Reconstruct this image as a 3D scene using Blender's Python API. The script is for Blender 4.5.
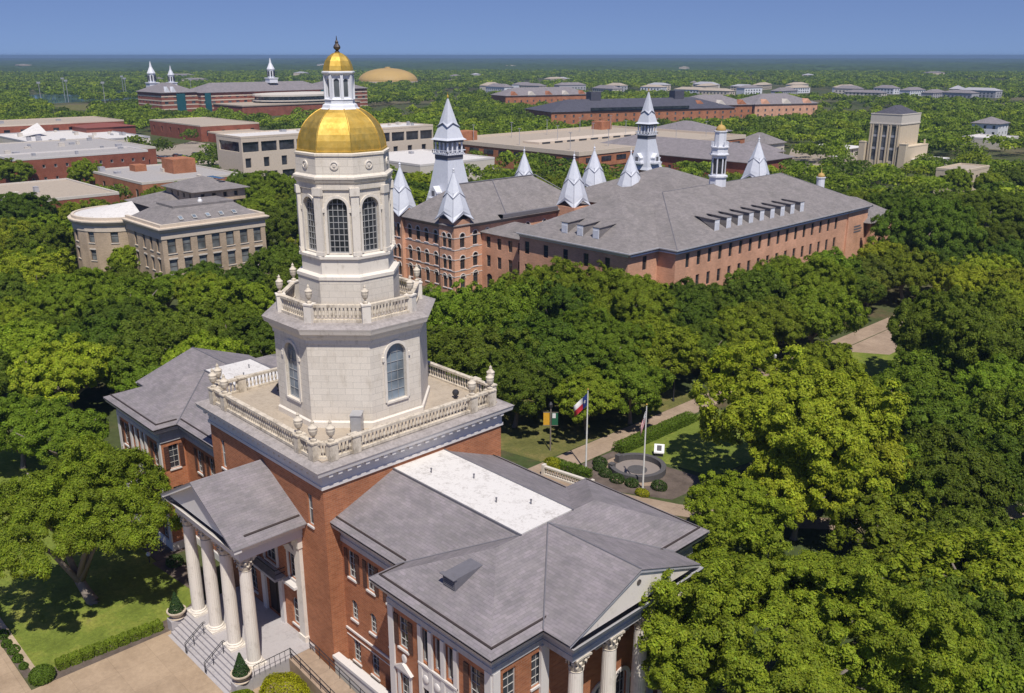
import bpy, math, random
import numpy as np
from math import radians as R, pi, cos, sin, sqrt

for o in list(bpy.data.objects): bpy.data.objects.remove(o)
SC = bpy.context.scene
COL = SC.collection

# ------------------------------------------------------------------ camera, sky, sun, exposure
cd = bpy.data.cameras.new('camera'); cam = bpy.data.objects.new('camera', cd); COL.objects.link(cam)
cam.location = (61.4, -40.05, 46.0)
cam.rotation_mode = 'XYZ'
cam.rotation_euler = (R(90 - 17.79), R(0.0), R(46.3))
cd.sensor_width = 36.0; cd.lens = 907.1 / 1024 * 36.0
cd.clip_start = 0.5; cd.clip_end = 60000
SC.camera = cam

SUN_EL, SUN_AZ = R(60), R(-30)          # azimuth from +X, counter-clockwise
sl = bpy.data.lights.new('sun', 'SUN'); sun = bpy.data.objects.new('sun', sl); COL.objects.link(sun)
sl.energy = 4.4; sl.angle = R(0.5); sl.color = (1.0, 0.945, 0.86)
sun.rotation_euler = (0, R(90) - SUN_EL, SUN_AZ); sun.location = (0, 0, 120)

W = bpy.data.worlds.new('World'); SC.world = W; W.use_nodes = True
nt = W.node_tree; nt.nodes.clear()
n_out = nt.nodes.new('ShaderNodeOutputWorld'); n_bg = nt.nodes.new('ShaderNodeBackground')
n_sky = nt.nodes.new('ShaderNodeTexSky'); n_sky.sky_type = 'NISHITA'; n_sky.sun_disc = False
n_sky.sun_elevation = SUN_EL; n_sky.sun_rotation = pi / 2 - SUN_AZ
n_sky.altitude = 200; n_sky.air_density = 1.0; n_sky.dust_density = 0.3; n_sky.ozone_density = 2.5
n_tc = nt.nodes.new('ShaderNodeTexCoord'); n_mp = nt.nodes.new('ShaderNodeMapping')
n_mp.inputs['Location'].default_value = (0, 0, 0.16); n_mp.inputs['Scale'].default_value = (1, 1, 0.9)
n_hs = nt.nodes.new('ShaderNodeHueSaturation'); n_hs.inputs['Saturation'].default_value = 1.15; n_hs.inputs['Value'].default_value = 0.72
n_hs.inputs['Hue'].default_value = 0.522
nt.links.new(n_tc.outputs['Generated'], n_mp.inputs['Vector']); nt.links.new(n_mp.outputs['Vector'], n_sky.inputs['Vector'])
nt.links.new(n_sky.outputs['Color'], n_hs.inputs['Color']); nt.links.new(n_hs.outputs['Color'], n_bg.inputs['Color'])
n_bg.inputs['Strength'].default_value = 0.118
nt.links.new(n_bg.outputs['Background'], n_out.inputs['Surface'])

SC.view_settings.view_transform = 'Standard'; SC.view_settings.look = 'None'
SC.view_settings.exposure = 0.17; SC.view_settings.gamma = 1.0
SC.render.engine = 'CYCLES'
SC.cycles.use_denoising = True
SC.cycles.max_bounces = 6; SC.cycles.diffuse_bounces = 3; SC.cycles.glossy_bounces = 3
SC.cycles.transmission_bounces = 3; SC.cycles.volume_bounces = 0; SC.cycles.transparent_max_bounces = 6

# ------------------------------------------------------------------ materials
class N:
    def __init__(s, name):
        s.m = bpy.data.materials.new(name); s.m.use_nodes = True; s.t = s.m.node_tree; s.t.nodes.clear()
        s.out = s.t.nodes.new('ShaderNodeOutputMaterial'); s.b = s.t.nodes.new('ShaderNodeBsdfPrincipled')
        s.t.links.new(s.b.outputs[0], s.out.inputs['Surface'])
    def n(s, typ, ins=None, **kw):
        nd = s.t.nodes.new('ShaderNode' + typ)
        for k, v in kw.items(): setattr(nd, k, v)
        for k, v in (ins or {}).items():
            if isinstance(v, bpy.types.NodeSocket): s.t.links.new(v, nd.inputs[k])
            else: nd.inputs[k].default_value = v
        return nd
    def link(s, a, b): s.t.links.new(a, b)
    def uv(s): return s.n('UVMap').outputs[0]
    def obj(s): return s.n('TexCoord').outputs['Object']
    def pos(s): return s.n('NewGeometry').outputs['Position']
    def noise(s, vec, scale, detail=4.0, rough=0.55, stretch=None):
        if stretch: vec = s.n('Mapping', {'Vector': vec, 'Scale': stretch}).outputs[0]
        return s.n('TexNoise', {'Vector': vec, 'Scale': scale, 'Detail': detail, 'Roughness': rough}).outputs['Fac']
    def ramp(s, fac, stops):
        r = s.n('ValToRGB', {'Fac': fac}); e = r.color_ramp.elements
        while len(e) > 1: e.remove(e[0])
        for i, (p, c) in enumerate(stops):
            k = e[0] if i == 0 else e.new(p)
            k.position = p; k.color = (*c, 1)
        return r.outputs['Color']
    def mix(s, a, b, f, mode='MIX'):
        m = s.n('Mix', data_type='RGBA', blend_type=mode)
        for k, v in ((0, f), (6, a), (7, b)):
            if isinstance(v, bpy.types.NodeSocket): s.link(v, m.inputs[k])
            else: m.inputs[k].default_value = v if k == 0 else (*v, 1)[:4]
        return m.outputs[2]
    def set(s, color=None, rough=None, metal=None, spec=None, bump=None, bdist=0.02):
        for k, v in (('Base Color', color), ('Roughness', rough), ('Metallic', metal), ('Specular IOR Level', spec)):
            if v is None: continue
            if isinstance(v, bpy.types.NodeSocket): s.link(v, s.b.inputs[k])
            else: s.b.inputs[k].default_value = (*v, 1) if k == 'Base Color' else v
        if bump is not None:
            bm = s.n('Bump', {'Height': bump, 'Strength': 0.5, 'Distance': bdist}); s.link(bm.outputs[0], s.b.inputs['Normal'])
        return s.m

def sc(c, k): return tuple(min(1, x * k) for x in c)
def mat_noise(name, c, var=0.18, scale=0.6, rough=0.8, spec=0.3, fine=6.0, coord='obj', stretch=None, bump=False):
    s = N(name); v = s.obj() if coord == 'obj' else (s.pos() if coord == 'pos' else s.uv())
    a = s.noise(v, scale, 5, 0.6, stretch); f = s.noise(v, fine, 3, 0.6, stretch)
    col = s.ramp(a, [(0.3, sc(c, 1 - var)), (0.7, sc(c, 1 + var))])
    col = s.mix(col, s.ramp(f, [(0.3, (0.82,) * 3), (0.7, (1.12,) * 3)]), 0.7, 'MULTIPLY')
    return s.set(col, rough, spec=spec, bump=f if bump else None)
def mat_brick(name, c1, c2, mortar, bw=0.48, bh=0.17, stain=0.25, ms=0.014, mort_bias=0.0):
    s = N(name); uv = s.uv()
    b = s.n('TexBrick', {'Vector': uv, 'Color1': (*c1, 1), 'Color2': (*c2, 1), 'Mortar': (*mortar, 1), 'Scale': 1.0,
            'Mortar Size': ms, 'Mortar Smooth': 0.3, 'Bias': mort_bias, 'Brick Width': bw, 'Row Height': bh})
    big = s.noise(s.obj(), 0.25, 5, 0.6); med = s.noise(uv, 3.2, 4, 0.75, (0.45, 1.5, 1))
    col = s.mix(b.outputs['Color'], s.ramp(big, [(0.3, (1 - stain,) * 3), (0.7, (1 + stain * .6,) * 3)]), 1.0, 'MULTIPLY')
    col = s.mix(col, s.ramp(med, [(0.3, (0.82, 0.82, 0.82)), (0.72, (1.14, 1.12, 1.1))]), 0.8, 'MULTIPLY')
    return s.set(col, 0.85, spec=0.2, bump=b.outputs['Fac'], bdist=-0.01)
def mat_stone(name, c, bw=1.25, bh=0.52, joint=0.72, stain=(0.6, 0.56, 0.5), amt=0.6):
    s = N(name); uv = s.uv()
    b = s.n('TexBrick', {'Vector': uv, 'Color1': (*sc(c, 0.95), 1), 'Color2': (*sc(c, 1.05), 1), 'Mortar': (*sc(c, joint), 1), 'Scale': 1.0,
            'Mortar Size': 0.018, 'Mortar Smooth': 0.5, 'Brick Width': bw, 'Row Height': bh})
    run = s.noise(uv, 1.6, 5, 0.65, (1.0, 0.16, 1)); blot = s.noise(s.obj(), 0.7, 6, 0.65)
    m = s.n('Math', {0: run, 1: blot}, operation='MULTIPLY').outputs[0]
    f = s.n('MapRange', {'Value': m, 'From Min': 0.26, 'From Max': 0.46, 'To Min': 0.0, 'To Max': amt}).outputs[0]
    col = s.mix(b.outputs['Color'], (c[0] * stain[0], c[1] * stain[1], c[2] * stain[2]), f)
    fine = s.noise(s.obj(), 9, 3, 0.6)
    col = s.mix(col, s.ramp(fine, [(0.3, (0.9,) * 3), (0.7, (1.06,) * 3)]), 0.8, 'MULTIPLY')
    return s.set(col, 0.8, spec=0.25)
def mat_weathered(name, c, dark, lo=0.45, hi=0.7, rough=0.85):
    s = N(name); o = s.obj()
    a = s.noise(o, 1.3, 6, 0.7); b = s.noise(o, 4.5, 5, 0.7, (1, 1, 0.3))
    m = s.n('Math', {0: a, 1: b}, operation='ADD').outputs[0]
    f = s.n('MapRange', {'Value': m, 'From Min': lo * 2, 'From Max': hi * 2}).outputs[0]
    return s.set(s.mix(c, dark, f), rough, spec=0.25)
def mat_shingle(name, c, var=0.13, tint=(1.0, 0.97, 1.01)):
    s = N(name); uv = s.uv()
    b = s.n('TexBrick', {'Vector': uv, 'Color1': (*sc(c, 1 - var), 1), 'Color2': (*(c[0] * (1 + var) * tint[0], c[1] * (1 + var) * tint[1], c[2] * (1 + var) * tint[2]), 1),
            'Mortar': (*sc(c, 0.72), 1), 'Scale': 1.0, 'Mortar Size': 0.010, 'Brick Width': 0.62, 'Row Height': 0.22})
    a = s.noise(s.obj(), 0.35, 5, 0.65); f = s.noise(uv, 1.0, 4, 0.7, (0.8, 1.3, 1))
    col = s.mix(b.outputs['Color'], s.ramp(a, [(0.3, (0.84,) * 3), (0.7, (1.12, 1.1, 1.12))]), 1.0, 'MULTIPLY')
    col = s.mix(col, s.ramp(f, [(0.3, (0.78, 0.78, 0.8)), (0.7, (1.18, 1.16, 1.14))]), 0.75, 'MULTIPLY')
    return s.set(col, 0.85, spec=0.2, bump=b.outputs['Fac'], bdist=-0.015)
def mat_plain(name, c, rough=0.6, metal=0.0, spec=0.4):
    s = N(name); o = s.obj(); f = s.noise(o, 2.5, 5, 0.65)
    return s.set(s.mix(c, s.ramp(f, [(0.3, (0.85,) * 3), (0.7, (1.1,) * 3)]), 0.8, 'MULTIPLY') if True else c, rough, metal, spec)
def mat_glass(name, c, rough=0.08):
    s = N(name); f = s.noise(s.pos(), 0.45, 2, 0.5)
    g = s.noise(s.pos(), 0.35, 1, 0.5)
    bm = s.n('Bump', {'Height': g, 'Strength': 0.15, 'Distance': 0.3}); s.link(bm.outputs[0], s.b.inputs['Normal'])
    return s.set(s.ramp(f, [(0.35, sc(c, 0.55)), (0.65, sc(c, 1.5))]), rough, spec=0.6)
def mat_gold(name):
    s = N(name); o = s.obj()
    a = s.noise(o, 1.1, 5, 0.7); b = s.noise(o, 3.5, 4, 0.7, (1, 1, 0.35))
    col = s.ramp(a, [(0.3, (0.55, 0.37, 0.075)), (0.7, (0.76, 0.55, 0.16))])
    r = s.n('MapRange', {'Value': b, 'From Min': 0.3, 'From Max': 0.7, 'To Min': 0.55, 'To Max': 0.75}).outputs[0]
    pan = s.n('TexBrick', {'Vector': s.uv(), 'Scale': 1.0, 'Mortar Size': 0.012, 'Brick Width': 1.1, 'Row Height': 0.8,
              'Color1': (1, 1, 1, 1), 'Color2': (0.97, 0.96, 0.94, 1), 'Mortar': (0.86, 0.82, 0.74, 1)})
    col = s.mix(col, pan.outputs['Color'], 0.5, 'MULTIPLY')
    return s.set(col, r, 1.0)
def mat_leaf(name, stuff=False):
    s = N(name)
    t = s.n('Attribute', attribute_name='tint').outputs['Color']
    if stuff: col = t
    else:
        oc = s.n('ObjectInfo').outputs['Color']
        col = s.mix(oc, t, 1.0, 'MULTIPLY')
    s.set(col, 0.62, spec=0.22)
    tr = s.n('BsdfTranslucent', {'Color': s.mix(col, (1.0, 1.15, 0.45), 1.0, 'MULTIPLY')})
    mx = s.n('MixShader', {0: 0.42, 1: s.b.outputs[0], 2: tr.outputs[0]})
    s.link(mx.outputs[0], s.out.inputs['Surface'])
    return s.m
def mat_ground(name):
    s = N(name); p = s.pos()
    a = s.noise(p, 0.012, 6, 0.6); b = s.noise(p, 0.11, 5, 0.65); f = s.noise(p, 1.1, 4, 0.7)
    col = s.ramp(a, [(0.35, (0.050, 0.075, 0.022)), (0.55, (0.075, 0.085, 0.035)), (0.66, (0.15, 0.125, 0.075)), (0.72, (0.06, 0.09, 0.028))])
    col = s.mix(col, (0.115, 0.085, 0.05), s.n('MapRange', {'Value': b, 'From Min': 0.5, 'From Max': 0.68}).outputs[0])
    col = s.mix(col, s.ramp(f, [(0.3, (0.7,) * 3), (0.7, (1.25,) * 3)]), 0.8, 'MULTIPLY')
    return s.set(col, 0.95, spec=0.1)
def mat_lawn(name, c=(0.145, 0.185, 0.030)):
    s = N(name); p = s.pos()
    a = s.noise(p, 0.28, 6, 0.68); f = s.noise(p, 2.6, 5, 0.75); ff = s.noise(p, 9.0, 3, 0.7)
    col = s.ramp(a, [(0.28, sc(c, 0.72)), (0.5, c), (0.66, (c[0] * 1.6, c[1] * 1.3, c[2] * 1.6)), (0.78, (0.19, 0.165, 0.07))])
    col = s.mix(col, s.ramp(f, [(0.3, (0.66,) * 3), (0.7, (1.3,) * 3)]), 0.85, 'MULTIPLY')
    col = s.mix(col, s.ramp(ff, [(0.3, (0.75,) * 3), (0.7, (1.22,) * 3)]), 0.7, 'MULTIPLY')
    return s.set(col, 0.9, spec=0.15)
def mat_paving(name, c, bw=1.5, bh=1.5, joint=0.8):
    s = N(name); p = s.pos()
    b = s.n('TexBrick', {'Vector': p, 'Color1': (*sc(c, 0.95), 1), 'Color2': (*sc(c, 1.05), 1), 'Mortar': (*sc(c, joint), 1), 'Scale': 1.0,
            'Mortar Size': 0.02, 'Brick Width': bw, 'Row Height': bh}, offset=0.0)
    a = s.noise(p, 0.3, 6, 0.7); f = s.noise(p, 3.0, 5, 0.7)
    col = s.mix(b.outputs['Color'], s.ramp(a, [(0.3, (0.76, 0.74, 0.72)), (0.7, (1.1,) * 3)]), 1.0, 'MULTIPLY')
    col = s.mix(col, s.ramp(f, [(0.3, (0.86,) * 3), (0.7, (1.08,) * 3)]), 0.9, 'MULTIPLY')
    return s.set(col, 0.9, spec=0.2)

M = dict(
    brick=mat_brick('red_brick', (0.345, 0.128, 0.060), (0.445, 0.175, 0.083), (0.42, 0.25, 0.165)),
    brick_pink=mat_brick('salmon_brick', (0.60, 0.315, 0.20), (0.68, 0.37, 0.24), (0.62, 0.42, 0.30)),
    brick_dark=mat_brick('dark_red_brick', (0.25, 0.075, 0.045), (0.31, 0.098, 0.06), (0.3, 0.16, 0.11), 0.5, 0.2),
    brick_tan=mat_brick('tan_brick', (0.44, 0.335, 0.23), (0.52, 0.40, 0.28), (0.48, 0.40, 0.31), 0.4, 0.14),
    stone=mat_stone('pale_ashlar', (0.68, 0.62, 0.535)),
    stone_plain=mat_weathered('carved_limestone', (0.70, 0.645, 0.57), (0.36, 0.31, 0.25), 0.52, 0.78),
    stone_worn=mat_weathered('worn_limestone', (0.61, 0.54, 0.44), (0.24, 0.20, 0.15), 0.46, 0.66),
    stone_top=mat_weathered('lead_grey_coping', (0.37, 0.335, 0.32), (0.2, 0.18, 0.17), 0.42, 0.66),
    trim=mat_weathered('white_trim', (0.64, 0.605, 0.575), (0.42, 0.38, 0.34), 0.55, 0.85, 0.6),
    trim_grey=mat_weathered('grey_painted_metal', (0.42, 0.415, 0.435), (0.26, 0.25, 0.26), 0.45, 0.8, 0.55),
    shingle=mat_shingle('grey_mauve_shingle', (0.230, 0.215, 0.214), 0.09),
    shingle_brown=mat_shingle('warm_grey_shingle', (0.222, 0.206, 0.198), 0.09, (1, 1, 1)),
    shingle_dark=mat_shingle('slate_shingle', (0.085, 0.085, 0.105), 0.15, (1, 1, 1)),
    gutter=mat_plain('dark_gutter', (0.045, 0.033, 0.03), 0.6),
    lead=mat_plain('lead_flashing', (0.15, 0.145, 0.16), 0.5),
    membrane=mat_weathered('white_roof_membrane', (0.64, 0.615, 0.585), (0.33, 0.30, 0.27), 0.50, 0.70),
    membrane_grey=mat_weathered('pale_grey_roof', (0.38, 0.36, 0.345), (0.22, 0.205, 0.19), 0.48, 0.72),
    membrane_tan=mat_weathered('tan_roof_gravel', (0.42, 0.355, 0.28), (0.27, 0.22, 0.17), 0.46, 0.74),
    gold=mat_gold('gold_leaf'),
    gold_matte=mat_noise('matte_gold_roof', (0.47, 0.31, 0.10), 0.08, 0.05, 0.6),
    white=mat_weathered('white_paint', (0.70, 0.71, 0.75), (0.5, 0.5, 0.53), 0.55, 0.9, 0.5),
    spire=mat_weathered('pale_metal_shingle', (0.59, 0.61, 0.66), (0.46, 0.48, 0.55), 0.45, 0.8, 0.42),
    spire_dark=mat_plain('grey_spire_trim', (0.27, 0.28, 0.33)),
    glass=mat_glass('window_glass', (0.030, 0.034, 0.042)),
    glass_blue=mat_glass('pale_blind_glass', (0.17, 0.205, 0.24), 0.15),
    glass_blinds=mat_glass('half_blind_glass', (0.15, 0.16, 0.16), 0.2), glass_mid=mat_glass('grey_glass', (0.09, 0.10, 0.11)),
    frame=mat_plain('window_frame_white', (0.46, 0.445, 0.42)),
    frame_grey=mat_plain('window_frame_grey', (0.34, 0.34, 0.34)),
    frame_dark=mat_plain('window_frame_dark', (0.10, 0.085, 0.075)),
    shutter=mat_plain('brown_shutter', (0.085, 0.04, 0.03)),
    door=mat_plain('dark_door', (0.03, 0.02, 0.018)),
    iron=mat_plain('black_iron', (0.03, 0.03, 0.035), 0.5),
    steel=mat_plain('grey_steel', (0.45, 0.45, 0.46), 0.4, 0.3),
    pole=mat_plain('white_pole', (0.72, 0.71, 0.69), 0.4),
    concrete=mat_weathered('tan_concrete', (0.60, 0.51, 0.41), (0.42, 0.35, 0.27), 0.48, 0.8),
    concrete_white=mat_weathered('pale_concrete', (0.6, 0.55, 0.48), (0.4, 0.35, 0.3), 0.5, 0.8),
    limestone=mat_weathered('buff_limestone', (0.60, 0.505, 0.37), (0.42, 0.34, 0.25), 0.48, 0.78),
    granite=mat_weathered('grey_granite', (0.40, 0.375, 0.375), (0.24, 0.22, 0.22), 0.5, 0.8),
    paving_grey=mat_weathered('grey_brown_paving', (0.24, 0.205, 0.185), (0.16, 0.135, 0.12), 0.5, 0.8),
    granite_dark=mat_weathered('dark_granite', (0.095, 0.09, 0.092), (0.05, 0.048, 0.05), 0.5, 0.8),
    bark=mat_noise('bark', (0.22, 0.185, 0.155), 0.3, 1.5, 0.95, 0.1, 9, stretch=(1, 1, 0.25)),
    leaf=mat_leaf('leaves'), leaf_far=mat_leaf('distant_leaves', True),
    ground=mat_ground('ground_earth'), lawn=mat_lawn('mown_grass'), lawn_dry=mat_lawn('dry_grass', (0.125, 0.125, 0.038)),
    mulch=mat_noise('brown_mulch', (0.125, 0.098, 0.082), 0.3, 0.8, 0.95, 0.1, 7, 'pos'),
    plaza=mat_paving('tan_paving', (0.40, 0.30, 0.205), 3.0, 3.0, 0.82), walk=mat_paving('walk_paving', (0.35, 0.265, 0.195), 1.5, 1.5, 0.8),
    asphalt=mat_noise('asphalt', (0.075, 0.07, 0.068), 0.2, 0.3, 0.95, 0.15, 4, 'pos'),
    lot=mat_noise('pale_lot', (0.32, 0.27, 0.215), 0.15, 0.06, 0.95, 0.15, 1.0, 'pos'),
    curb=mat_noise('curb_stone', (0.42, 0.33, 0.23), 0.15, 0.6, 0.9, 0.2),
    water=mat_plain('lake_water', (0.05, 0.10, 0.16), 0.08),
    red=mat_plain('flag_red', (0.50, 0.03, 0.05)), blue=mat_plain('flag_blue', (0.02, 0.04, 0.2)), flag_white=mat_plain('flag_white', (0.75, 0.74, 0.74)),
    yellow=mat_plain('banner_yellow', (0.66, 0.36, 0.03)), green=mat_plain('banner_green', (0.02, 0.12, 0.06)),
    teal=mat_plain('teal_glass', (0.02, 0.10, 0.12), 0.15), red_metal=mat_plain('red_metal_roof', (0.24, 0.075, 0.05)),
    terracotta=mat_weathered('pale_stone_pot', (0.55, 0.46, 0.36), (0.35, 0.28, 0.2)),
    tile_brown=mat_plain('brown_tile_roof', (0.17, 0.10, 0.075)), blue_roof=mat_plain('blue_roof', (0.06, 0.13, 0.24)), bronze=mat_plain('bronze', (0.12, 0.10, 0.09), 0.4, 0.6),
)

# ------------------------------------------------------------------ mesh builder
class MB:
    def __init__(s): s.v = []; s.f = []; s.smooth = False
    def add(s, vs, fs):
        b = len(s.v); s.v.extend([tuple(map(float, p)) for p in vs]); s.f.extend([tuple(i + b for i in f) for f in fs]); return s
    def poly(s, *pts): return s.add(pts, [tuple(range(len(pts)))])
    def box(s, x0, y0, z0, x1, y1, z1):
        v = [(x0, y0, z0), (x1, y0, z0), (x1, y1, z0), (x0, y1, z0), (x0, y0, z1), (x1, y0, z1), (x1, y1, z1), (x0, y1, z1)]
        return s.add(v, [(0, 3, 2, 1), (4, 5, 6, 7), (0, 1, 5, 4), (1, 2, 6, 5), (2, 3, 7, 6), (3, 0, 4, 7)])
    def prism(s, pts, z0, z1, cap=True):
        n = len(pts); v = [(*p[:2], z0) for p in pts] + [(*p[:2], z1) for p in pts]
        f = [(i, (i + 1) % n, n + (i + 1) % n, n + i) for i in range(n)]
        if cap: f += [tuple(range(n, 2 * n)), tuple(range(n - 1, -1, -1))]
        return s.add(v, f)
    def slab(s, pts, t):            # thick sheet under a planar polygon
        n = len(pts); v = list(pts) + [(p[0], p[1], p[2] - t) for p in pts]
        f = [tuple(range(n)), tuple(range(2 * n - 1, n - 1, -1))] + [(i, n + i, n + (i + 1) % n, (i + 1) % n) for i in range(n)]
        return s.add(v, f)
    def lathe(s, prof, n=16, c=(0, 0, 0), ph=0.0, cap=True, sx=1, sy=1):
        v = []; f = []
        for r, z in prof:
            for k in range(n):
                a = ph + 2 * pi * k / n; v.append((c[0] + r * cos(a) * sx, c[1] + r * sin(a) * sy, c[2] + z))
        for i in range(len(prof) - 1):
            for k in range(n):
                k2 = (k + 1) % n; f.append((i * n + k, i * n + k2, (i + 1) * n + k2, (i + 1) * n + k))
        if cap:
            f.append(tuple(range(n - 1, -1, -1))); f.append(tuple((len(prof) - 1) * n + k for k in range(n)))
        return s.add(v, f)
    def tube(s, pts, rad, n=8, cap=True):
        P = [np.array(p, float) for p in pts]; v = []; f = []
        for i, p in enumerate(P):
            d = P[min(i + 1, len(P) - 1)] - P[max(i - 1, 0)]; d /= np.linalg.norm(d) + 1e-9
            a = np.cross(d, (0, 0, 1) if abs(d[2]) < 0.9 else (1, 0, 0)); a /= np.linalg.norm(a); b = np.cross(d, a)
            r = rad[i] if hasattr(rad, '__len__') else rad
            for k in range(n):
                t = 2 * pi * k / n; v.append(p + r * (cos(t) * a + sin(t) * b))
        for i in range(len(P) - 1):
            for k in range(n):
                k2 = (k + 1) % n; f.append((i * n + k, (i + 1) * n + k, (i + 1) * n + k2, i * n + k2))
        if cap: f.append(tuple(range(n))); f.append(tuple((len(P) - 1) * n + k for k in range(n - 1, -1, -1)))
        return s.add(v, f)
    def sweep(s, path, prof, closed=True):     # path CCW from outside-right; prof = (outward offset, z)
        n = len(path); rings = []
        for off, z in prof:
            ring = []
            for i in range(n):
                p = np.array(path[i], float)
                def nrm(a, b): d = np.array(b, float) - np.array(a, float); d /= np.linalg.norm(d); return np.array((d[1], -d[0]))
                if closed or 0 < i < n - 1:
                    n1 = nrm(path[i - 1], path[i]); n2 = nrm(path[i], path[(i + 1) % n]); m = (n1 + n2); m = m / (m @ n1)
                elif i == 0: m = nrm(path[0], path[1])
                else: m = nrm(path[-2], path[-1])
                q = p + m * off; ring.append((q[0], q[1], z))
            rings.append(ring)
        v = [q for r in rings for q in r]; f = []
        for i in range(len(prof) - 1):
            for k in range(n if closed else n - 1):
                k2 = (k + 1) % n; f.append((i * n + k, i * n + k2, (i + 1) * n + k2, (i + 1) * n + k))
        return s.add(v, f)
    def xf(s, loc=(0, 0, 0), rz=0.0):
        c, n = cos(rz), sin(rz); s.v = [(x * c - y * n + loc[0], x * n + y * c + loc[1], z + loc[2]) for x, y, z in s.v]; return s
    def mesh(s, name, mat):
        me = bpy.data.meshes.new(name); me.from_pydata(s.v, [], s.f)
        # metric box UV
        nl = len(me.loops); nf = len(me.polygons)
        if nl:
            co = np.zeros(len(me.vertices) * 3); me.vertices.foreach_get('co', co); co = co.reshape(-1, 3)
            li = np.zeros(nl, int); me.loops.foreach_get('vertex_index', li)
            no = np.zeros(nf * 3); me.polygons.foreach_get('normal', no); no = no.reshape(-1, 3)
            tot = np.zeros(nf, int); me.polygons.foreach_get('loop_total', tot)
            ln = np.repeat(no, tot, axis=0); p = co[li]
            flat = np.abs(ln[:, 2]) > 0.97
            t = np.stack([-ln[:, 1], ln[:, 0], np.zeros(nl)], 1); L = np.linalg.norm(t, axis=1); L[L < 1e-6] = 1; t /= L[:, None]
            t[flat] = (1, 0, 0); b = np.cross(ln, t); b[flat] = (0, 1, 0)
            uv = np.stack([(p * t).sum(1), (p * b).sum(1)], 1)
            lay = me.uv_layers.new(name='UVMap'); lay.data.foreach_set('uv', uv.ravel())
        if s.smooth: me.shade_smooth()
        me.materials.append(M[mat] if isinstance(mat, str) else mat); return me
    def build(s, name, mat, parent=None, loc=(0, 0, 0), rz=0.0):
        return link(name, s.mesh(name, mat), parent, loc, rz)
def link(name, me, parent=None, loc=(0, 0, 0), rz=0.0):
    o = bpy.data.objects.new(name, me); COL.objects.link(o); o.location = loc; o.rotation_euler = (0, 0, rz)
    if parent is not None: o.parent = parent
    return o
def tag(o, label=None, cat=None, group=None, kind=None):
    for k, v in (('label', label), ('category', cat), ('group', group), ('kind', kind)):
        if v: o[k] = v
    return o
def thing(name, label, cat, loc=(0, 0, 0), rz=0.0, group=None):
    return tag(link(name, None, None, loc, rz), label, cat, group)
def copy_tree(o, parent=None):
    c = o.copy(); COL.objects.link(c)
    if parent is not None: c.parent = parent
    for ch in list(o.children): copy_tree(ch, c)
    return c
def structure(name, mb, mat): return tag(mb.build(name, mat), kind='structure')
def sheet(name, pts, mat, z):
    m = MB(); m.poly(*[(x, y, z) for x, y in pts]); return structure(name, m, mat)

# ------------------------------------------------------------------ facade with openings and windows
def panel(mb, O, U, Wd, H, ops, depth=0.18):
    """O bottom-left (from outside), U unit 2D direction; ops = (x0,z0,x1,z1,arch)"""
    U = np.array(U, float); Nn = np.array((U[1], -U[0]))
    def P(x, z, d=0.0): q = np.array(O[:2]) + U * x - Nn * d; return (q[0], q[1], O[2] + z)
    xs = sorted({0.0, Wd, *[o[0] for o in ops], *[o[2] for o in ops]}); zs = sorted({0.0, H, *[o[1] for o in ops], *[o[3] for o in ops]})
    for i in range(len(xs) - 1):
        j = 0
        while j < len(zs) - 1:
            cx = (xs[i] + xs[i + 1]) / 2
            inside = lambda jj: any(o[0] < cx < o[2] and o[1] < (zs[jj] + zs[jj + 1]) / 2 < o[3] for o in ops)
            if inside(j): j += 1; continue
            k = j
            while k < len(zs) - 1 and not inside(k): k += 1
            mb.poly(P(xs[i], zs[j]), P(xs[i + 1], zs[j]), P(xs[i + 1], zs[k]), P(xs[i], zs[k])); j = k
    for o in ops:
        x0, z0, x1, z1, arch = o
        r = (x1 - x0) / 2; sp = z1 - r if arch else z1
        mb.poly(P(x0, z0), P(x0, z0, depth), P(x1, z0, depth), P(x1, z0))
        mb.poly(P(x0, z0), P(x0, sp), P(x0, sp, depth), P(x0, z0, depth)); mb.poly(P(x1, z0), P(x1, z0, depth), P(x1, sp, depth), P(x1, sp))
        if not arch: mb.poly(P(x0, z1), P(x1, z1), P(x1, z1, depth), P(x0, z1, depth))
        else:
            K = 10; xc = (x0 + x1) / 2; arc = [(xc - r * cos(pi * k / K), sp + r * sin(pi * k / K)) for k in range(K + 1)]
            for k in range(K):
                a, b = arc[k], arc[k + 1]; c = (x0, z1) if k < K // 2 else (x1, z1)
                mb.poly(P(*a), P(*b), P(*c)); mb.poly(P(*a), P(*a, depth), P(*b, depth), P(*b))
            mb.poly(P(*arc[K // 2]), P(x1, z1), P(x0, z1)) if False else None
CACHE = {}
def ring_band(mb, r0, r1, zc, y0, y1, K=12):     # half ring in xz plane
    for k in range(K):
        a, b = pi * k / K, pi * (k + 1) / K
        pts = [(r0, a), (r1, a), (r1, b), (r0, b)]
        f = [(r * cos(t), y0, zc + r * sin(t)) for r, t in pts]; g = [(x, y1, z) for x, _, z in f]
        mb.add(f + g, [(0, 1, 2, 3), (1, 5, 6, 2), (3, 2, 6, 7), (0, 3, 7, 4)])
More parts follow.
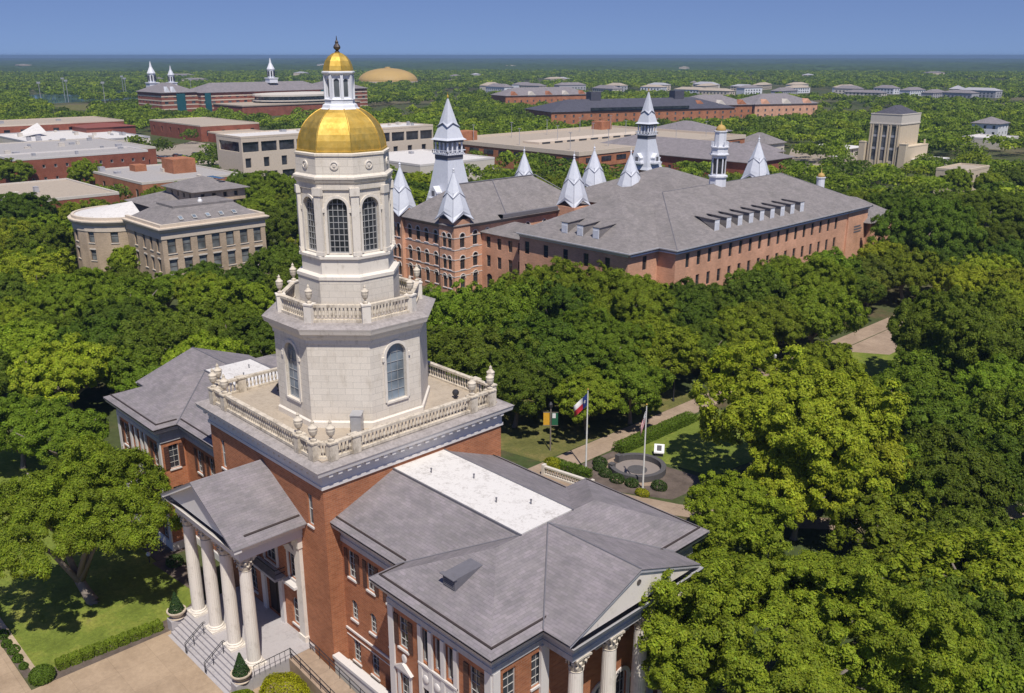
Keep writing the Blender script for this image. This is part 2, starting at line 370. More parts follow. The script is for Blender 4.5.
def win_meshes(w, h, arch, style):
    key = (round(w, 2), round(h, 2), arch, style)
    if key in CACHE: return CACHE[key]
    st = STYLES[style]; d = st.get('depth', 0.18) - 0.02; r = w / 2; sp = h - r if arch else h
    g = MB()
    if arch: g.poly(*([(-r, d, 0), (r, d, 0)] + [(r * cos(pi * k / 12), d, sp + r * sin(pi * k / 12)) for k in range(13)]))
    else: g.poly((-r, d, 0), (r, d, 0), (r, d, h), (-r, d, h))
    parts = [('window', g.mesh('window', st['glass']))]
    nx, nz = st.get('grid', (0, 0)); fw = st.get('fw', 0.07); mw = st.get('mw', 0.04)
    if st.get('frame'):
        f = MB(); y0 = d - 0.07
        f.box(-r, y0, 0, -r + fw, d, sp); f.box(r - fw, y0, 0, r, d, sp); f.box(-r + fw, y0 - .003, 0, r - fw, d, fw)
        if arch: ring_band(f, r - fw, r, sp, y0, d)
        else: f.box(-r + fw, y0 - .003, h - fw, r - fw, d, h)
        for k in range(1, nx):
            x = -r + w * k / nx; top = sp + sqrt(max(0, r * r - x * x)) - fw * .5 if arch else h - fw
            f.box(x - mw / 2, y0 + 0.02, fw, x + mw / 2, d, top)
        for k in range(1, nz):
            z = h * k / nz; hw = r if z < sp else sqrt(max(0.001, r * r - (z - sp) ** 2))
            f.box(-hw + fw * .5, y0 + 0.023, z - mw / 2, hw - fw * .5, d, z + mw / 2)
        parts.append(('window_frame', f.mesh('window_frame', st['frame'])))
    if st.get('sill'):
        q = MB(); q.box(-r - 0.1, -0.12, -0.15, r + 0.1, -0.004, 0.0); parts.append(('sill', q.mesh('sill', st['sill'])))
    if st.get('hood'):
        q = MB(); hw = st.get('hoodw', 0.22)
        if arch:
            ring_band(q, r + 0.02, r + hw, sp, -0.09, -0.003)
            q.box(-r - hw, -0.09, sp - 0.3, -r - 0.02, -0.003, sp); q.box(r + 0.02, -0.09, sp - 0.3, r + hw, -0.003, sp)
        else: q.box(-r - 0.1, -0.1, h + 0.01, r + 0.1, -0.003, h + hw)
        parts.append(('hood', q.mesh('hood', st['hood'])))
    if st.get('surround'):
        q = MB(); b = st.get('sw', 0.28)
        if arch:
            ring_band(q, r + 0.005, r + b, sp, -0.1, -0.003); q.box(-r - b, -0.1, 0, -r - 0.005, -0.003, sp); q.box(r + 0.005, -0.1, 0, r + b, -0.003, sp)
            q.box(-r - b - 0.15, -0.14, sp - 0.3, -r - b + .05, -0.004, sp + 0.05); q.box(r + b - .05, -0.14, sp - 0.3, r + b + 0.15, -0.004, sp + 0.05)
        else:
            q.box(-r - b, -0.1, 0, -r - 0.005, -0.003, h); q.box(r + 0.005, -0.1, 0, r + b, -0.003, h); q.box(-r - b - .08, -0.16, h + .004, r + b + .08, -0.003, h + b)
            if st.get('pediment'):
                q.add([(-r - b - .2, -0.25, h + b + .004), (r + b + .2, -0.25, h + b + .004), (0, -0.25, h + b + 0.6), (-r - b - .2, -0.003, h + b + .004), (r + b + .2, -0.003, h + b + .004), (0, -0.003, h + b + 0.6)],
                      [(0, 1, 2), (0, 2, 5, 3), (1, 4, 5, 2), (0, 3, 4, 1)])
        parts.append(('surround', q.mesh('surround', st['surround'])))
    if st.get('shutter'):
        for sx in (-1, 1):
            q = MB(); a, b = sorted((sx * (r + 0.04), sx * (r + 0.04 + w * 0.45))); q.box(a, -0.07, 0.02, b, -0.004, h - 0.02)
            for k in range(8): q.box(a + .05, -0.085, 0.1 + (h - .2) * k / 8, b - .05, -0.068, 0.1 + (h - .2) * (k + .5) / 8)
            parts.append(('shutter', q.mesh('shutter', 'shutter')))
    CACHE[key] = parts; return parts
STYLES = dict(
    belfry=dict(glass='glass', frame='frame_grey', grid=(4, 9), fw=0.09, mw=0.05, depth=0.3, surround='stone_plain', sw=0.2),
    stage=dict(glass='glass_blue', frame='frame_grey', grid=(3, 6), fw=0.05, mw=0.022, depth=0.3, surround='stone_plain', sw=0.24, sill='stone_plain'),
    slit=dict(glass='glass_mid', frame='frame', grid=(1, 2), fw=0.06, sill='trim', depth=0.22),
    sash=dict(glass='glass', frame='frame', grid=(2, 4), fw=0.055, mw=0.025, sill='trim', depth=0.2),
    sash_hood=dict(glass='glass_mid', frame='frame', grid=(2, 4), fw=0.08, mw=0.04, sill='trim', hood='trim', depth=0.2),
    shuttered=dict(glass='glass', frame='frame', grid=(2, 4), fw=0.055, mw=0.025, sill='trim', shutter=True, depth=0.2),
    pediment=dict(glass='glass', frame='frame', grid=(2, 4), fw=0.055, mw=0.025, sill='trim', surround='trim', sw=0.25, pediment=True, depth=0.2),
    surround=dict(glass='glass', frame='frame', grid=(3, 4), fw=0.08, mw=0.04, sill='trim', surround='trim', sw=0.3, depth=0.25),
    old=dict(glass='glass', frame='frame_dark', grid=(2, 2), fw=0.08, mw=0.06, sill='white', hood='trim', hoodw=0.17, depth=0.25),
    plain_dark=dict(glass='glass', frame='frame_dark', grid=(1, 2), fw=0.09, mw=0.07, depth=0.25),
    tan=dict(glass='glass_blinds', frame='frame_dark', grid=(1, 2), fw=0.12, mw=0.1, sill='concrete_white', hood='concrete_white', hoodw=0.3, depth=0.3),
    bare=dict(glass='glass', depth=0.5), bare_mid=dict(glass='glass_mid', depth=0.3), white_trim=dict(glass='glass', frame='frame', fw=0.12, depth=0.25, grid=(1, 1)),
    lantern=dict(glass='glass_mid', depth=0.12, frame='white', fw=0.04),
)
def facade(parent, wall, O, U, Wd, H, ops, style='sash', depth=None):
    """adds the wall face with openings to `wall` and a window part for every opening (x0,z0,x1,z1,arch[,style])"""
    for_panel = [o[:5] for o in ops]
    dp = depth if depth is not None else STYLES[style].get('depth', 0.18)
    panel(wall, O, U, Wd, H, for_panel, dp)
    ang = math.atan2(U[1], U[0])
    for o in ops:
        stl = o[5] if len(o) > 5 else style
        if stl is None: continue
        xc = (o[0] + o[2]) / 2
        loc = (O[0] + U[0] * xc, O[1] + U[1] * xc, O[2] + o[1])
        parts = win_meshes(o[2] - o[0], o[3] - o[1], o[4], stl)
        root = link(parts[0][0], parts[0][1], parent, loc, ang)
        for nm, me in parts[1:]: link(nm, me, root)
def wins(xs, z0, z1, w, arch=False, style=None):
    return [(x - w / 2, z0, x + w / 2, z1, arch) + ((style,) if style else ()) for x in xs]

def balustrade(p0, p1, z, h=1.25, piers=(True, True), spacing=0.34, w=0.34):
    m = MB(); p0 = np.array(p0, float); p1 = np.array(p1, float); L = np.linalg.norm(p1 - p0); a = math.atan2(p1[1] - p0[1], p1[0] - p0[0])
    m.box(0, -w / 2, 0, L, w / 2, 0.22); m.box(0, -w / 2 - .03, h - 0.2, L, w / 2 + .03, h)
    n = max(2, int(L / spacing)); hh = h - 0.42
    prof = [(0.07, 0), (0.07, .05), (0.05, .08), (0.115, hh * .38), (0.06, hh * .72), (0.05, hh * .85), (0.075, hh * .92), (0.075, hh)]
    for k in range(n): m.lathe(prof, 7, (L * (k + .5) / n, 0, 0.22), 0, False)
    return m.xf((p0[0], p0[1], z), a)
URN = [(0.20, 0), (0.26, 0), (0.26, .18), (0.12, .26), (0.10, .38), (0.30, .62), (0.38, .95), (0.36, 1.12), (0.40, 1.16), (0.40, 1.24), (0.26, 1.36), (0.16, 1.5), (0.12, 1.58), (0.15, 1.68), (0.07, 1.8), (0.01, 1.92)]
def corinthian(parent, x, y, z, h, r, flutes=20):
    """fluted shaft > base, capital"""
    n = flutes * 4; prof = [(1.0, 0.0), (1.0, .3), (0.97, .6), (0.86, 1.0)]
    key = ('column', round(h, 2), round(r, 2))
    if key not in CACHE:
        hb, hc = r * 0.9, r * 2.3; hs = h - hb - hc; v = []; f = []
        m = MB()
        for rr, t in prof:
            for k in range(n):
                fl = 0.975 if k % 4 in (1, 2) else (0.985 if k % 4 == 3 else 1.0); a = 2 * pi * k / n
                v.append((r * rr * fl * cos(a), r * rr * fl * sin(a), hb + hs * t))
        for i in range(3):
            for k in range(n): k2 = (k + 1) % n; f.append((i * n + k, i * n + k2, (i + 1) * n + k2, (i + 1) * n + k))
        m.add(v, f); shaft = m.mesh('column', 'stone_plain')
        b = MB(); b.box(-r * 1.38, -r * 1.38, 0, r * 1.38, r * 1.38, hb * .35)
        b.lathe([(r * 1.32, hb * .35), (r * 1.36, hb * .5), (r * 1.2, hb * .65), (r * 1.12, hb * .75), (r * 1.2, hb * .88), (r * 1.02, hb)], 24)
        base = b.mesh('column_base', 'stone_plain')
        c = MB(); z0 = h - hc; c.lathe([(r * .86, z0), (r * .95, z0 + .04), (r * .8, z0 + .08), (r * .82, z0 + hc * .5), (r * 1.1, z0 + hc * .85)], 20)
        for row, (zb, zt, ro, n_, ph) in enumerate([(0.08, .45, 1.18, 8, 0), (0.1, .72, 1.3, 8, pi / 8)]):
            for k in range(n_):
                a = ph + 2 * pi * k / n_; wv = 0.25 * r
                pts = [(r * .84, zb), (r * .95, zb + (zt - zb) * .5), (r * 1.05, zt), (r * ro, zt - .02), (r * ro * 1.02, zt - .1)]
                vs = []
                for i, (rr, t) in enumerate(pts):
                    ww = wv * (1.0, 1.15, 1.0, .8, .4)[i]
                    for s_ in (-1, 0, 1):
                        q = rr + (0.05 * r if s_ == 0 else 0); vs.append((q * cos(a) - s_ * ww * sin(a), q * sin(a) + s_ * ww * cos(a), z0 + hc * t))
                fs = [(i * 3 + j, i * 3 + j + 1, i * 3 + j + 4, i * 3 + j + 3) for i in range(4) for j in range(2)]
                c.add(vs, fs)
        for k in range(4):           # volutes under the abacus corners
            a = pi / 4 + k * pi / 2; ctr = (r * 1.32 * cos(a), r * 1.32 * sin(a), z0 + hc * .78)
            t = (-sin(a), cos(a)); p0 = (ctr[0] - t[0] * .12 * r, ctr[1] - t[1] * .12 * r, ctr[2]); p1 = (ctr[0] + t[0] * .12 * r, ctr[1] + t[1] * .12 * r, ctr[2])
            c.tube([p0, p1], r * 0.24, 12); c.tube([(r * .9 * cos(a), r * .9 * sin(a), z0 + hc * .5), (r * 1.15 * cos(a), r * 1.15 * sin(a), z0 + hc * .82), (r * 1.35 * cos(a), r * 1.35 * sin(a), z0 + hc * .92)], r * .1, 6)
        ab = r * 1.3; q = []
        for k in range(4):
            for u in (-1, -.85, -.5, 0, .5, .85):
                a = k * pi / 2; d = ab * (0.86 + 0.16 * u * u); q.append((d * cos(a) - u * ab * sin(a), d * sin(a) + u * ab * cos(a)))
        c.prism(q, z0 + hc * .88, h); cap = c.mesh('capital', 'stone_worn')
        CACHE[key] = (shaft, base, cap)
    sh, ba, ca = CACHE[key]
    o = link('column', sh, parent, (x, y, z)); link('column_base', ba, o); link('capital', ca, o); return o
def octa(ap, ph=pi / 8): r = ap / cos(pi / 8); return [(r * cos(ph + k * pi / 4), r * sin(ph + k * pi / 4)) for k in range(8)]
OR = 1 / cos(pi / 8)

# ================================================================== GROUND
g = MB(); K = 96; g.poly(*[(15000 * cos(2 * pi * k / K), 15000 * sin(2 * pi * k / K), 0) for k in range(K)]); structure('ground', g, 'ground')
sheet('plaza', [(-5.6, -60), (45, -60), (45, -11.8), (-5.6, -11.8)], 'plaza', .008)
sheet('plaza', [(-60, -60), (-5.604, -60), (-5.604, -26.6), (-60, -26.6)], 'plaza', .008)
sheet('lawn', [(-60, -25.5), (-7.3, -25.5), (-7.3, -14), (-9, -11.5), (-17, -11.5), (-17, -12), (-60, -12)], 'lawn', .008)
sheet('mulch_bed', [(-7.3, -25.4), (-5.6, -25.4), (-5.6, -13.9), (-9, -11.5), (-7.3, -14)], 'mulch', .012)
sheet('mulch_bed', [(-32, -11.9), (-17.2, -11.9), (-17.2, -9.0), (-32, -9.0)], 'mulch', .012)
sheet('mulch_bed', [(-60, -26.55), (-7.4, -26.55), (-7.4, -25.9), (-60, -25.9)], 'mulch', .012)
sheet('footpath', [(-17.1, -12.4), (-9.1, -11.6), (-9.1, -9.5), (-17.1, -10.6)], 'mulch', .016)
kb = MB(); kb.box(-60, -25.9, 0, -7.4, -25.52, .12); structure('kerb', kb, 'curb')
# behind the hall
sheet('footpath', [(-7.2, 11.5), (-3.9, 11.5), (-3.6, 150), (-6.9, 150)], 'walk', .010)
sheet('footpath', [(-3.85, 27.4), (3, 28.0), (11.5, 31.2), (19.0, 35.6), (25.2, 41.0), (38, 58.5), (70, 96), (68, 98), (36, 60.5), (23.5, 42.8), (17.5, 37.6), (10.4, 33.6), (2.6, 30.4), (-3.85, 29.7)], 'walk', .014)
sheet('lawn', [(-3.6, 39.5), (9, 42), (11, 60), (-3.2, 60)], 'lawn', .010)
sheet('lawn', [(-26, 27), (-7.4, 30.5), (-7.1, 62), (-26, 62)], 'lawn_dry', .010)
sheet('mulch_bed', [(-3.7, 30.0), (3.5, 30.8), (9.2, 33.9), (9.8, 41), (-3.5, 39.3)], 'mulch', .012)
sheet('lawn', [(2, 84), (16, 96), (10, 112), (-3, 100)], 'lawn', .010)
sheet('footpath', [(-3.5, 96), (3, 100), (3, 120), (-3.5, 132)], 'walk', .016)
sheet('lawn', [(40, 0), (75, 0), (75, 40), (40, 20)], 'lawn', .010)

# ================================================================== DOMED HALL (main building)
HALL = thing('domed_hall', 'red brick hall with pale octagonal tower under a faceted gold dome', 'building')
H = HALL
# ---- central brick tower block
tw = MB(); B = 8.85; ZT = 16.2
slits = lambda xs: [(x - .35, 12.3, x + .35, 14.9, False, 'slit') for x in xs]
facade(H, tw, (-B, -B, 0), (1, 0), 2 * B, ZT, slits((1.95, 2 * B - 1.95)) + [
    (B - 1.15, 1.2, B + 1.15, 5.0, False, None), (B - 0.95, 6.2, B + 0.95, 9.4, False, 'surround'),
    (B + 3.0, 6.2, B + 4.1, 8.6, False, 'pediment'), (B - 4.1, 6.2, B - 3.0, 8.6, False, 'pediment'),
    (B + 2.95, 1.9, B + 4.15, 4.4, True, 'sash'), (B - 4.15, 1.9, B - 2.95, 4.4, True, 'sash')], depth=0.22)
facade(H, tw, (B, -B, 0), (0, 1), 2 * B, ZT, [])
facade(H, tw, (B, B, 0), (-1, 0), 2 * B, ZT, slits((1.95, 2 * B - 1.95)), depth=.22)
facade(H, tw, (-B, B, 0), (0, -1), 2 * B, ZT, [])
tw.build('tower_wall', 'brick', H)
dd = MB(); dd.box(-1.15, -8.65, 1.2, 1.15, -8.55, 5.0); dd.box(-.03, -8.70, 1.2, .03, -8.652, 4.3); dd.box(-1.15, -8.72, 4.3, 1.15, -8.656, 4.42); dd.build('door', 'door', H)
ds = MB(); ds.box(-1.75, -9.05, 1.2, -1.16, -8.852, 5.0); ds.box(1.16, -9.05, 1.2, 1.75, -8.852, 5.0); ds.box(-2.0, -9.15, 5.003, 2.0, -8.852, 5.55); ds.build('door_surround', 'trim', H)
bl = MB(); bl.box(-2.2, -9.85, 5.6, 2.2, -8.852, 5.82); bl.build('balcony', 'trim_grey', H)
br = MB()
for k in range(23): br.box(-2.15 + k * .195 - .015, -9.8, 5.82, -2.15 + k * .195 + .015, -9.77, 6.6)
br.box(-2.17, -9.82, 6.6, 2.17, -9.75, 6.66)
for s_ in (-2.16, 2.16): br.box(s_ - .02, -9.75, 6.2, s_ + .02, -8.86, 6.26); br.box(s_ - .02, -9.75, 6.6, s_ + .02, -8.86, 6.65)
br.build('railing', 'iron', H)
for sx in (-1, 1):
    q = MB(); q.box(sx * 3.55 - .95, -9.45, 5.75, sx * 3.55 + .95, -8.852, 5.98); q.build('window_balcony', 'trim', H)
    q.build if False else None
sq = [(-B, -B), (B, -B), (B, B), (-B, B)]
c = MB(); c.sweep(sq, [(0.0, 15.95), (0.14, 15.95), (0.14, 16.2), (0.06, 16.2), (0.06, 17.0), (0.25, 17.05), (0.3, 17.3), (0.7, 17.34), (0.76, 17.62), (0.84, 17.75)]); dn = MB()
for i in range(4):
    a, b = np.array(sq[i]), np.array(sq[(i + 1) % 4]); u = (b - a) / (2 * B); nn = np.array((u[1], -u[0]))
    for k in range(22):
        p = a + u * (2 * B) * (k + .5) / 22 + nn * .06; q0 = p - u * .17; q1 = p + u * .17 + nn * .55
        x0, x1 = sorted((q0[0], q1[0])); y0, y1 = sorted((q0[1], q1[1])); dn.box(x0, y0, 17.06, x1, y1, 17.33)
c.add(dn.v, dn.f); c.build('cornice', 'trim', H)
c = MB(); c.sweep(sq, [(0.84, 17.75), (0.3, 17.95), (-.25, 17.95)]); c.build('cornice_coping', 'stone_top', H)
tr = MB(); tr.prism([(x * .975, y * .975) for x, y in sq], 17.5, 18.05); tr.build('terrace', 'membrane_tan', H)
# terrace parapet with cut corners
BI = 8.68; CH = 0.9
bp = [(-BI + CH, -BI), (BI - CH, -BI), (BI, -BI + CH), (BI, BI - CH), (BI - CH, BI), (-BI + CH, BI), (-BI, BI - CH), (-BI, -BI + CH)]
for i in range(8):
    m = balustrade(bp[i], bp[(i + 1) % 8], 18.0, 1.35); m.build('balustrade', 'stone_worn', H)
pr = MB(); ur = MB(); ur.smooth = False
um = MB().lathe([(r_ * .88, z_ * .9) for r_, z_ in URN], 12).mesh('urn', 'stone_worn')
pm = MB().box(-.34, -.34, 0, .34, .34, 1.3).box(-.4, -.4, 1.302, .4, .4, 1.42).mesh('pier', 'stone_worn')
for i, (x, y) in enumerate(bp):
    link('pier', pm, H, (x, y, 17.98)); link('urn', um, H, (x, y, 19.4))
for sx, sy in ((1, -1), (1, 1), (-1, 1), (-1, -1)):
    for (x, y) in ((sx * (BI - CH - 2.0), sy * BI), (sx * BI, sy * (BI - CH - 2.0))):
        link('pier', pm, H, (x, y, 17.98))
    link('urn', um, H, (sx * (BI - CH - 2.0), sy * BI, 19.4)) if sy < 0 else link('urn', um, H, (sx * BI, sy * (BI - CH - 2.0), 19.4))
# ---- octagonal stages, a hair off the block's centre as measured
OX, OY = 0.15, 0.20
def octw(mb, ap, z0, z1, ops_for, style, depth=.3):
    pts = octa(ap); L = 2 * ap * math.tan(pi / 8)
    for k in range(8):
        a = np.array(pts[k - 1]) + (OX, OY); b = np.array(pts[k]) + (OX, OY); u = (b - a) / L
        facade(H, mb, (a[0], a[1], z0), tuple(u), L, z1 - z0, ops_for(k, L), style, depth)
st = MB(); octw(st, 5.85, 18.05, 25.6, lambda k, L: wins((L / 2,), 1.75, 6.45, 1.9, True) if k % 2 == 0 else [], 'stage'); st.build('lower_stage', 'stone', H)
OP = lambda ap: [(x + OX, y + OY) for x, y in octa(ap)]
c = MB(); c.sweep(OP(5.85), [(0.0, 18.05), (.15, 18.05), (.15, 18.5), (0.0, 18.6)]); c.sweep(OP(5.85), [(0, 24.9), (.1, 24.95), (.12, 25.25), (.3, 25.5), (.4, 25.75), (.66, 25.85), (.74, 26.1), (.82, 26.3)]); c.build('stage_cornice', 'stone_plain', H)
c = MB(); c.sweep(OP(5.85), [(.82, 26.3), (.3, 26.5), (-.4, 26.52)]); c.prism(OP(5.6), 26.3, 26.5); c.build('cornice_coping', 'stone_top', H)
po = OP(5.2)
for k in range(8): balustrade(po[k], po[(k + 1) % 8], 26.5, 1.4, spacing=.3).build('balustrade', 'stone_worn', H)
pm2 = MB().box(-.33, -.33, 0, .33, .33, 1.38).box(-.38, -.38, 1.382, .38, .38, 1.5).mesh('pier', 'stone_plain')
um2 = MB().lathe([(r_ * .74, z_ * .8) for r_, z_ in URN], 12).mesh('urn', 'stone_worn')
for k, (x, y) in enumerate(po):
    a = math.atan2(y - OY, x - OX); link('pier', pm2, H, (x, y, 26.48), a); link('urn', um2, H, (x, y, 27.98), a)
dr = MB(); dr.prism(OP(3.8), 26.4, 29.7); dr.build('drum', 'stone', H)
c = MB(); c.sweep(OP(3.8), [(0, 29.4), (.08, 29.45), (.08, 29.7), (-.5, 29.85)]); c.sweep(OP(3.32), [(.0, 29.7), (.12, 29.75), (.12, 31.0), (.3, 31.05), (.3, 31.25), (0, 31.35)]); c.build('belfry_base', 'stone_plain', H)
bf = MB(); octw(bf, 3.3, 31.2, 36.7, lambda k, L: wins((L / 2,), .25, 4.5, 1.55, True), 'belfry'); bf.build('belfry', 'stone', H)
pl = MB()
for (x, y) in octa(3.38):
    a = math.atan2(y, x); q = MB(); q.box(-.15, -.3, 31.3, .12, .3, 35.9); q.box(-.15, -.38, 35.9, .2, .38, 36.5); q.box(-.15, -.34, 31.3, .17, .34, 31.6); q.xf((x + OX, y + OY, 0), a); pl.add(q.v, q.f)
pl.build('pilaster', 'stone_plain', H)
c = MB(); c.sweep(OP(3.32), [(0, 36.3), (.12, 36.35), (.12, 36.75), (.22, 36.9), (.28, 37.05), (.34, 37.15), (.34, 37.3), (.1, 37.45), (.1, 37.55), (.06, 38.8), (.14, 38.85), (.14, 39.0), (-.1, 39.1)]); c.build('belfry_cornice', 'stone', H)
rs = MB()
for k in range(8):
    a = k * pi / 4; q = MB(); q.lathe([(.34, 0), (.34, .08), (.25, .1), (.25, .03), (.1, .05), (.1, .1)], 14); q.v = [(z, x, y + 38.15) for x, y, z in q.v]; q.xf((0, 0, 0), 0)
    q.v = [(x + 3.40, y, z) for x, y, z in q.v]; q.xf((OX, OY, 0), a); rs.add(q.v, q.f)
rs.build('rosette_band', 'stone_plain', H)
dm = MB(); dome_prof = [(3.72, 39.02), (3.72, 39.18), (3.6, 39.2), (3.58, 39.5), (3.5, 40.0), (3.36, 40.5), (3.14, 41.0), (2.84, 41.45), (2.45, 41.85), (2.0, 42.2), (1.55, 42.45), (1.35, 42.5)]
dome_prof = [(r_ * .89, z_ if z_ < 39.3 else 39.2 + (z_ - 39.2) * .9) for r_, z_ in dome_prof]
dm.lathe([(r_ * OR, z_) for r_, z_ in dome_prof], 8, (OX, OY, 0), pi / 8); dm.build('dome', 'gold', H)
rb = MB()
for k in range(8):
    a = pi / 8 + k * pi / 4; rb.tube([(OX + r_ * OR * cos(a), OY + r_ * OR * sin(a), z_) for r_, z_ in dome_prof[2:]], .05, 6)
rb.build('dome_rib', 'gold', H)
lt = MB(); lt.lathe([(r_ * .94 * OR, z_) for r_, z_ in [(1.52, 41.91), (1.52, 42.11), (1.36, 42.21), (1.3, 42.41), (1.14, 42.51), (1.14, 42.76), (1.2, 42.81), (1.1, 42.91)]], 8, (OX, OY, 0), pi / 8)
lt.build('lantern_base', 'white', H)
lw = MB(); octw(lw, .96, 42.86, 44.66, lambda k, L: wins((L / 2,), .1, 1.5, .5, True), 'lantern', .12); lw.build('lantern', 'white', H)
c = MB(); c.sweep(OP(.96), [(0, 44.56), (.1, 44.61), (.22, 44.74), (.22, 44.84), (0, 44.91)])
for (x, y) in octa(.99):
    a = math.atan2(y, x); q = MB(); q.box(-.05, -.1, 42.86, .1, .1, 44.61); q.xf((x + OX, y + OY, 0), a); c.add(q.v, q.f)
c.build('lantern_cornice', 'white', H)
d2 = MB(); d2.lathe([(r_ * .94 * OR, z_) for r_, z_ in [(1.12, 44.86), (1.14, 44.96), (1.08, 45.26), (.95, 45.61), (.72, 45.91), (.4, 46.14), (.16, 46.22)]], 8, (OX, OY, 0), pi / 8); d2.build('lantern_dome', 'gold', H)
fn = MB(); fn.lathe([(.16, 46.16), (.2, 46.26), (.1, 46.36), (.26, 46.51), (.28, 46.61), (.2, 46.76), (.12, 46.86), (.14, 46.96), (.05, 47.11), (.02, 47.41)], 10, (OX, OY, 0)); fn.build('finial', 'bronze', H)

# ---- portico
ZC = 10.7
pf = MB(); pf.box(-6.0, -14.35, 0, 6.0, -8.86, 1.2); pf.build('portico_floor', 'granite', H)
sp = MB()
for k in range(6): sp.box(-5.3, -14.36 - .30 * (6 - k), 0, 5.3, -14.355 - .30 * (5 - k), 1.2 - .2 * (5 - k) - .2 + (0 if k else .0)) if k else None
sp = MB()
for k in range(6): sp.box(-5.1, -14.352 - .30 * (k + 1), 0, 5.1, -14.352 - .30 * k, 1.2 - .2 * (k + 1) + .02)
sp.build('steps', 'granite', H)
ck = MB()
for sx in (-1, 1): a, b = sorted((sx * 5.15, sx * 6.05)); ck = MB(); ck.box(a, -15.7, 0, b, -14.352, 1.0); ck.build('step_cheek', 'granite', H)
for x in (-1.7, 1.7):
    q = MB()
    for dx in (-.09, .09): q.tube([(x + dx, -14.3, 2.1), (x + dx, -14.5, 2.1), (x + dx, -16.1, .95), (x + dx, -16.1, 0.02)], .03, 6)
    q.tube([(x, -14.5, 2.1), (x, -14.5, 1.05)], .03, 6); q.tube([(x, -15.4, 1.45), (x, -15.4, .3)], .03, 6); q.build('handrail', 'iron', H)
for x in (-4.73, -1.58, 1.58, 4.73): corinthian(H, x, -13.45, 1.2, ZC - 1.2, .52)
for sx in (-1, 1):
    q = MB(); a, b = sorted((sx * 4.35, sx * 5.2)); q.box(a, -9.15, 1.2, b, -8.853, ZC - 1.0); q.box(a - .08, -9.25, ZC - 1.0, b + .08, -8.853, ZC); q.box(a - .08, -9.25, 1.2, b + .08, -8.853, 1.7); q.build('pilaster', 'stone_plain', H)
en = MB(); ep = [(-5.4, -8.86), (-5.4, -14.1), (5.4, -14.1), (5.4, -8.86)]
en.sweep(ep, [(-1.2, ZC), (0, ZC), (0, ZC + .35), (.06, ZC + .36), (.06, ZC + .8), (.3, ZC + .95), (.5, ZC + 1.0), (.62, ZC + 1.25), (.75, ZC + 1.4)], False)
en.build('entablature', 'trim', H)
cl = MB(); cl.box(-5.3, -14.0, ZC + .12, 5.3, -8.86, ZC + .2); cl.build('portico_ceiling', 'trim', H)
pd = MB(); ez = ZC + 1.42; az = 15.0
pd.add([(-5.9, -14.35, ez - .05), (5.9, -14.35, ez - .05), (0, -14.35, az + .1), (-5.9, -14.2, ez - .05), (5.9, -14.2, ez - .05), (0, -14.2, az + .1)], [(0, 1, 2), (5, 4, 3)]); pd.build('tympanum', 'trim', H)
rk = MB()
for s_ in (-1, 1): rk.add([(s_ * 6.15, -14.8, ez - .28), (0, -14.8, az + .08), (0, -14.8, az + .42), (s_ * 6.15, -14.8, ez + .04), (s_ * 6.15, -14.2, ez - .28), (0, -14.2, az + .08), (0, -14.2, az + .42), (s_ * 6.15, -14.2, ez + .04)], [(0, 1, 2, 3), (0, 4, 5, 1), (7, 6, 5, 4), (0, 3, 7, 4)])
rk.build('raking_cornice', 'trim', H)
pr_ = MB()
for s_ in (-1, 1): pr_.slab([(s_ * 6.22, -14.88, ez + .06), (s_ * 6.22, -8.855, ez + .06), (0, -8.855, az + .46), (0, -14.88, az + .46)][::(1 if s_ > 0 else -1)], .05)
pr_.build('portico_roof', 'shingle', H)
gt = MB()
for s_ in (-1, 1):
    zz = lambda x: ez + .06 + (az - ez + .40) * (6.22 - abs(x)) / 6.22
    gt = MB(); x0, x1 = s_ * 5.5, s_ * 5.38; gt.add([(x0, -13.6, zz(x0) + .01), (x1, -13.6, zz(x1) + .01), (x1, -9.0, zz(x1) + .01), (x0, -9.0, zz(x0) + .01), (x0, -13.6, zz(x0) + .08), (x1, -13.6, zz(x1) + .08), (x1, -9.0, zz(x1) + .08), (x0, -9.0, zz(x0) + .08)], [(4, 5, 6, 7), (0, 1, 5, 4), (1, 2, 6, 5), (2, 3, 7, 6), (3, 0, 4, 7)])
    gt.build('gutter', 'gutter', H)

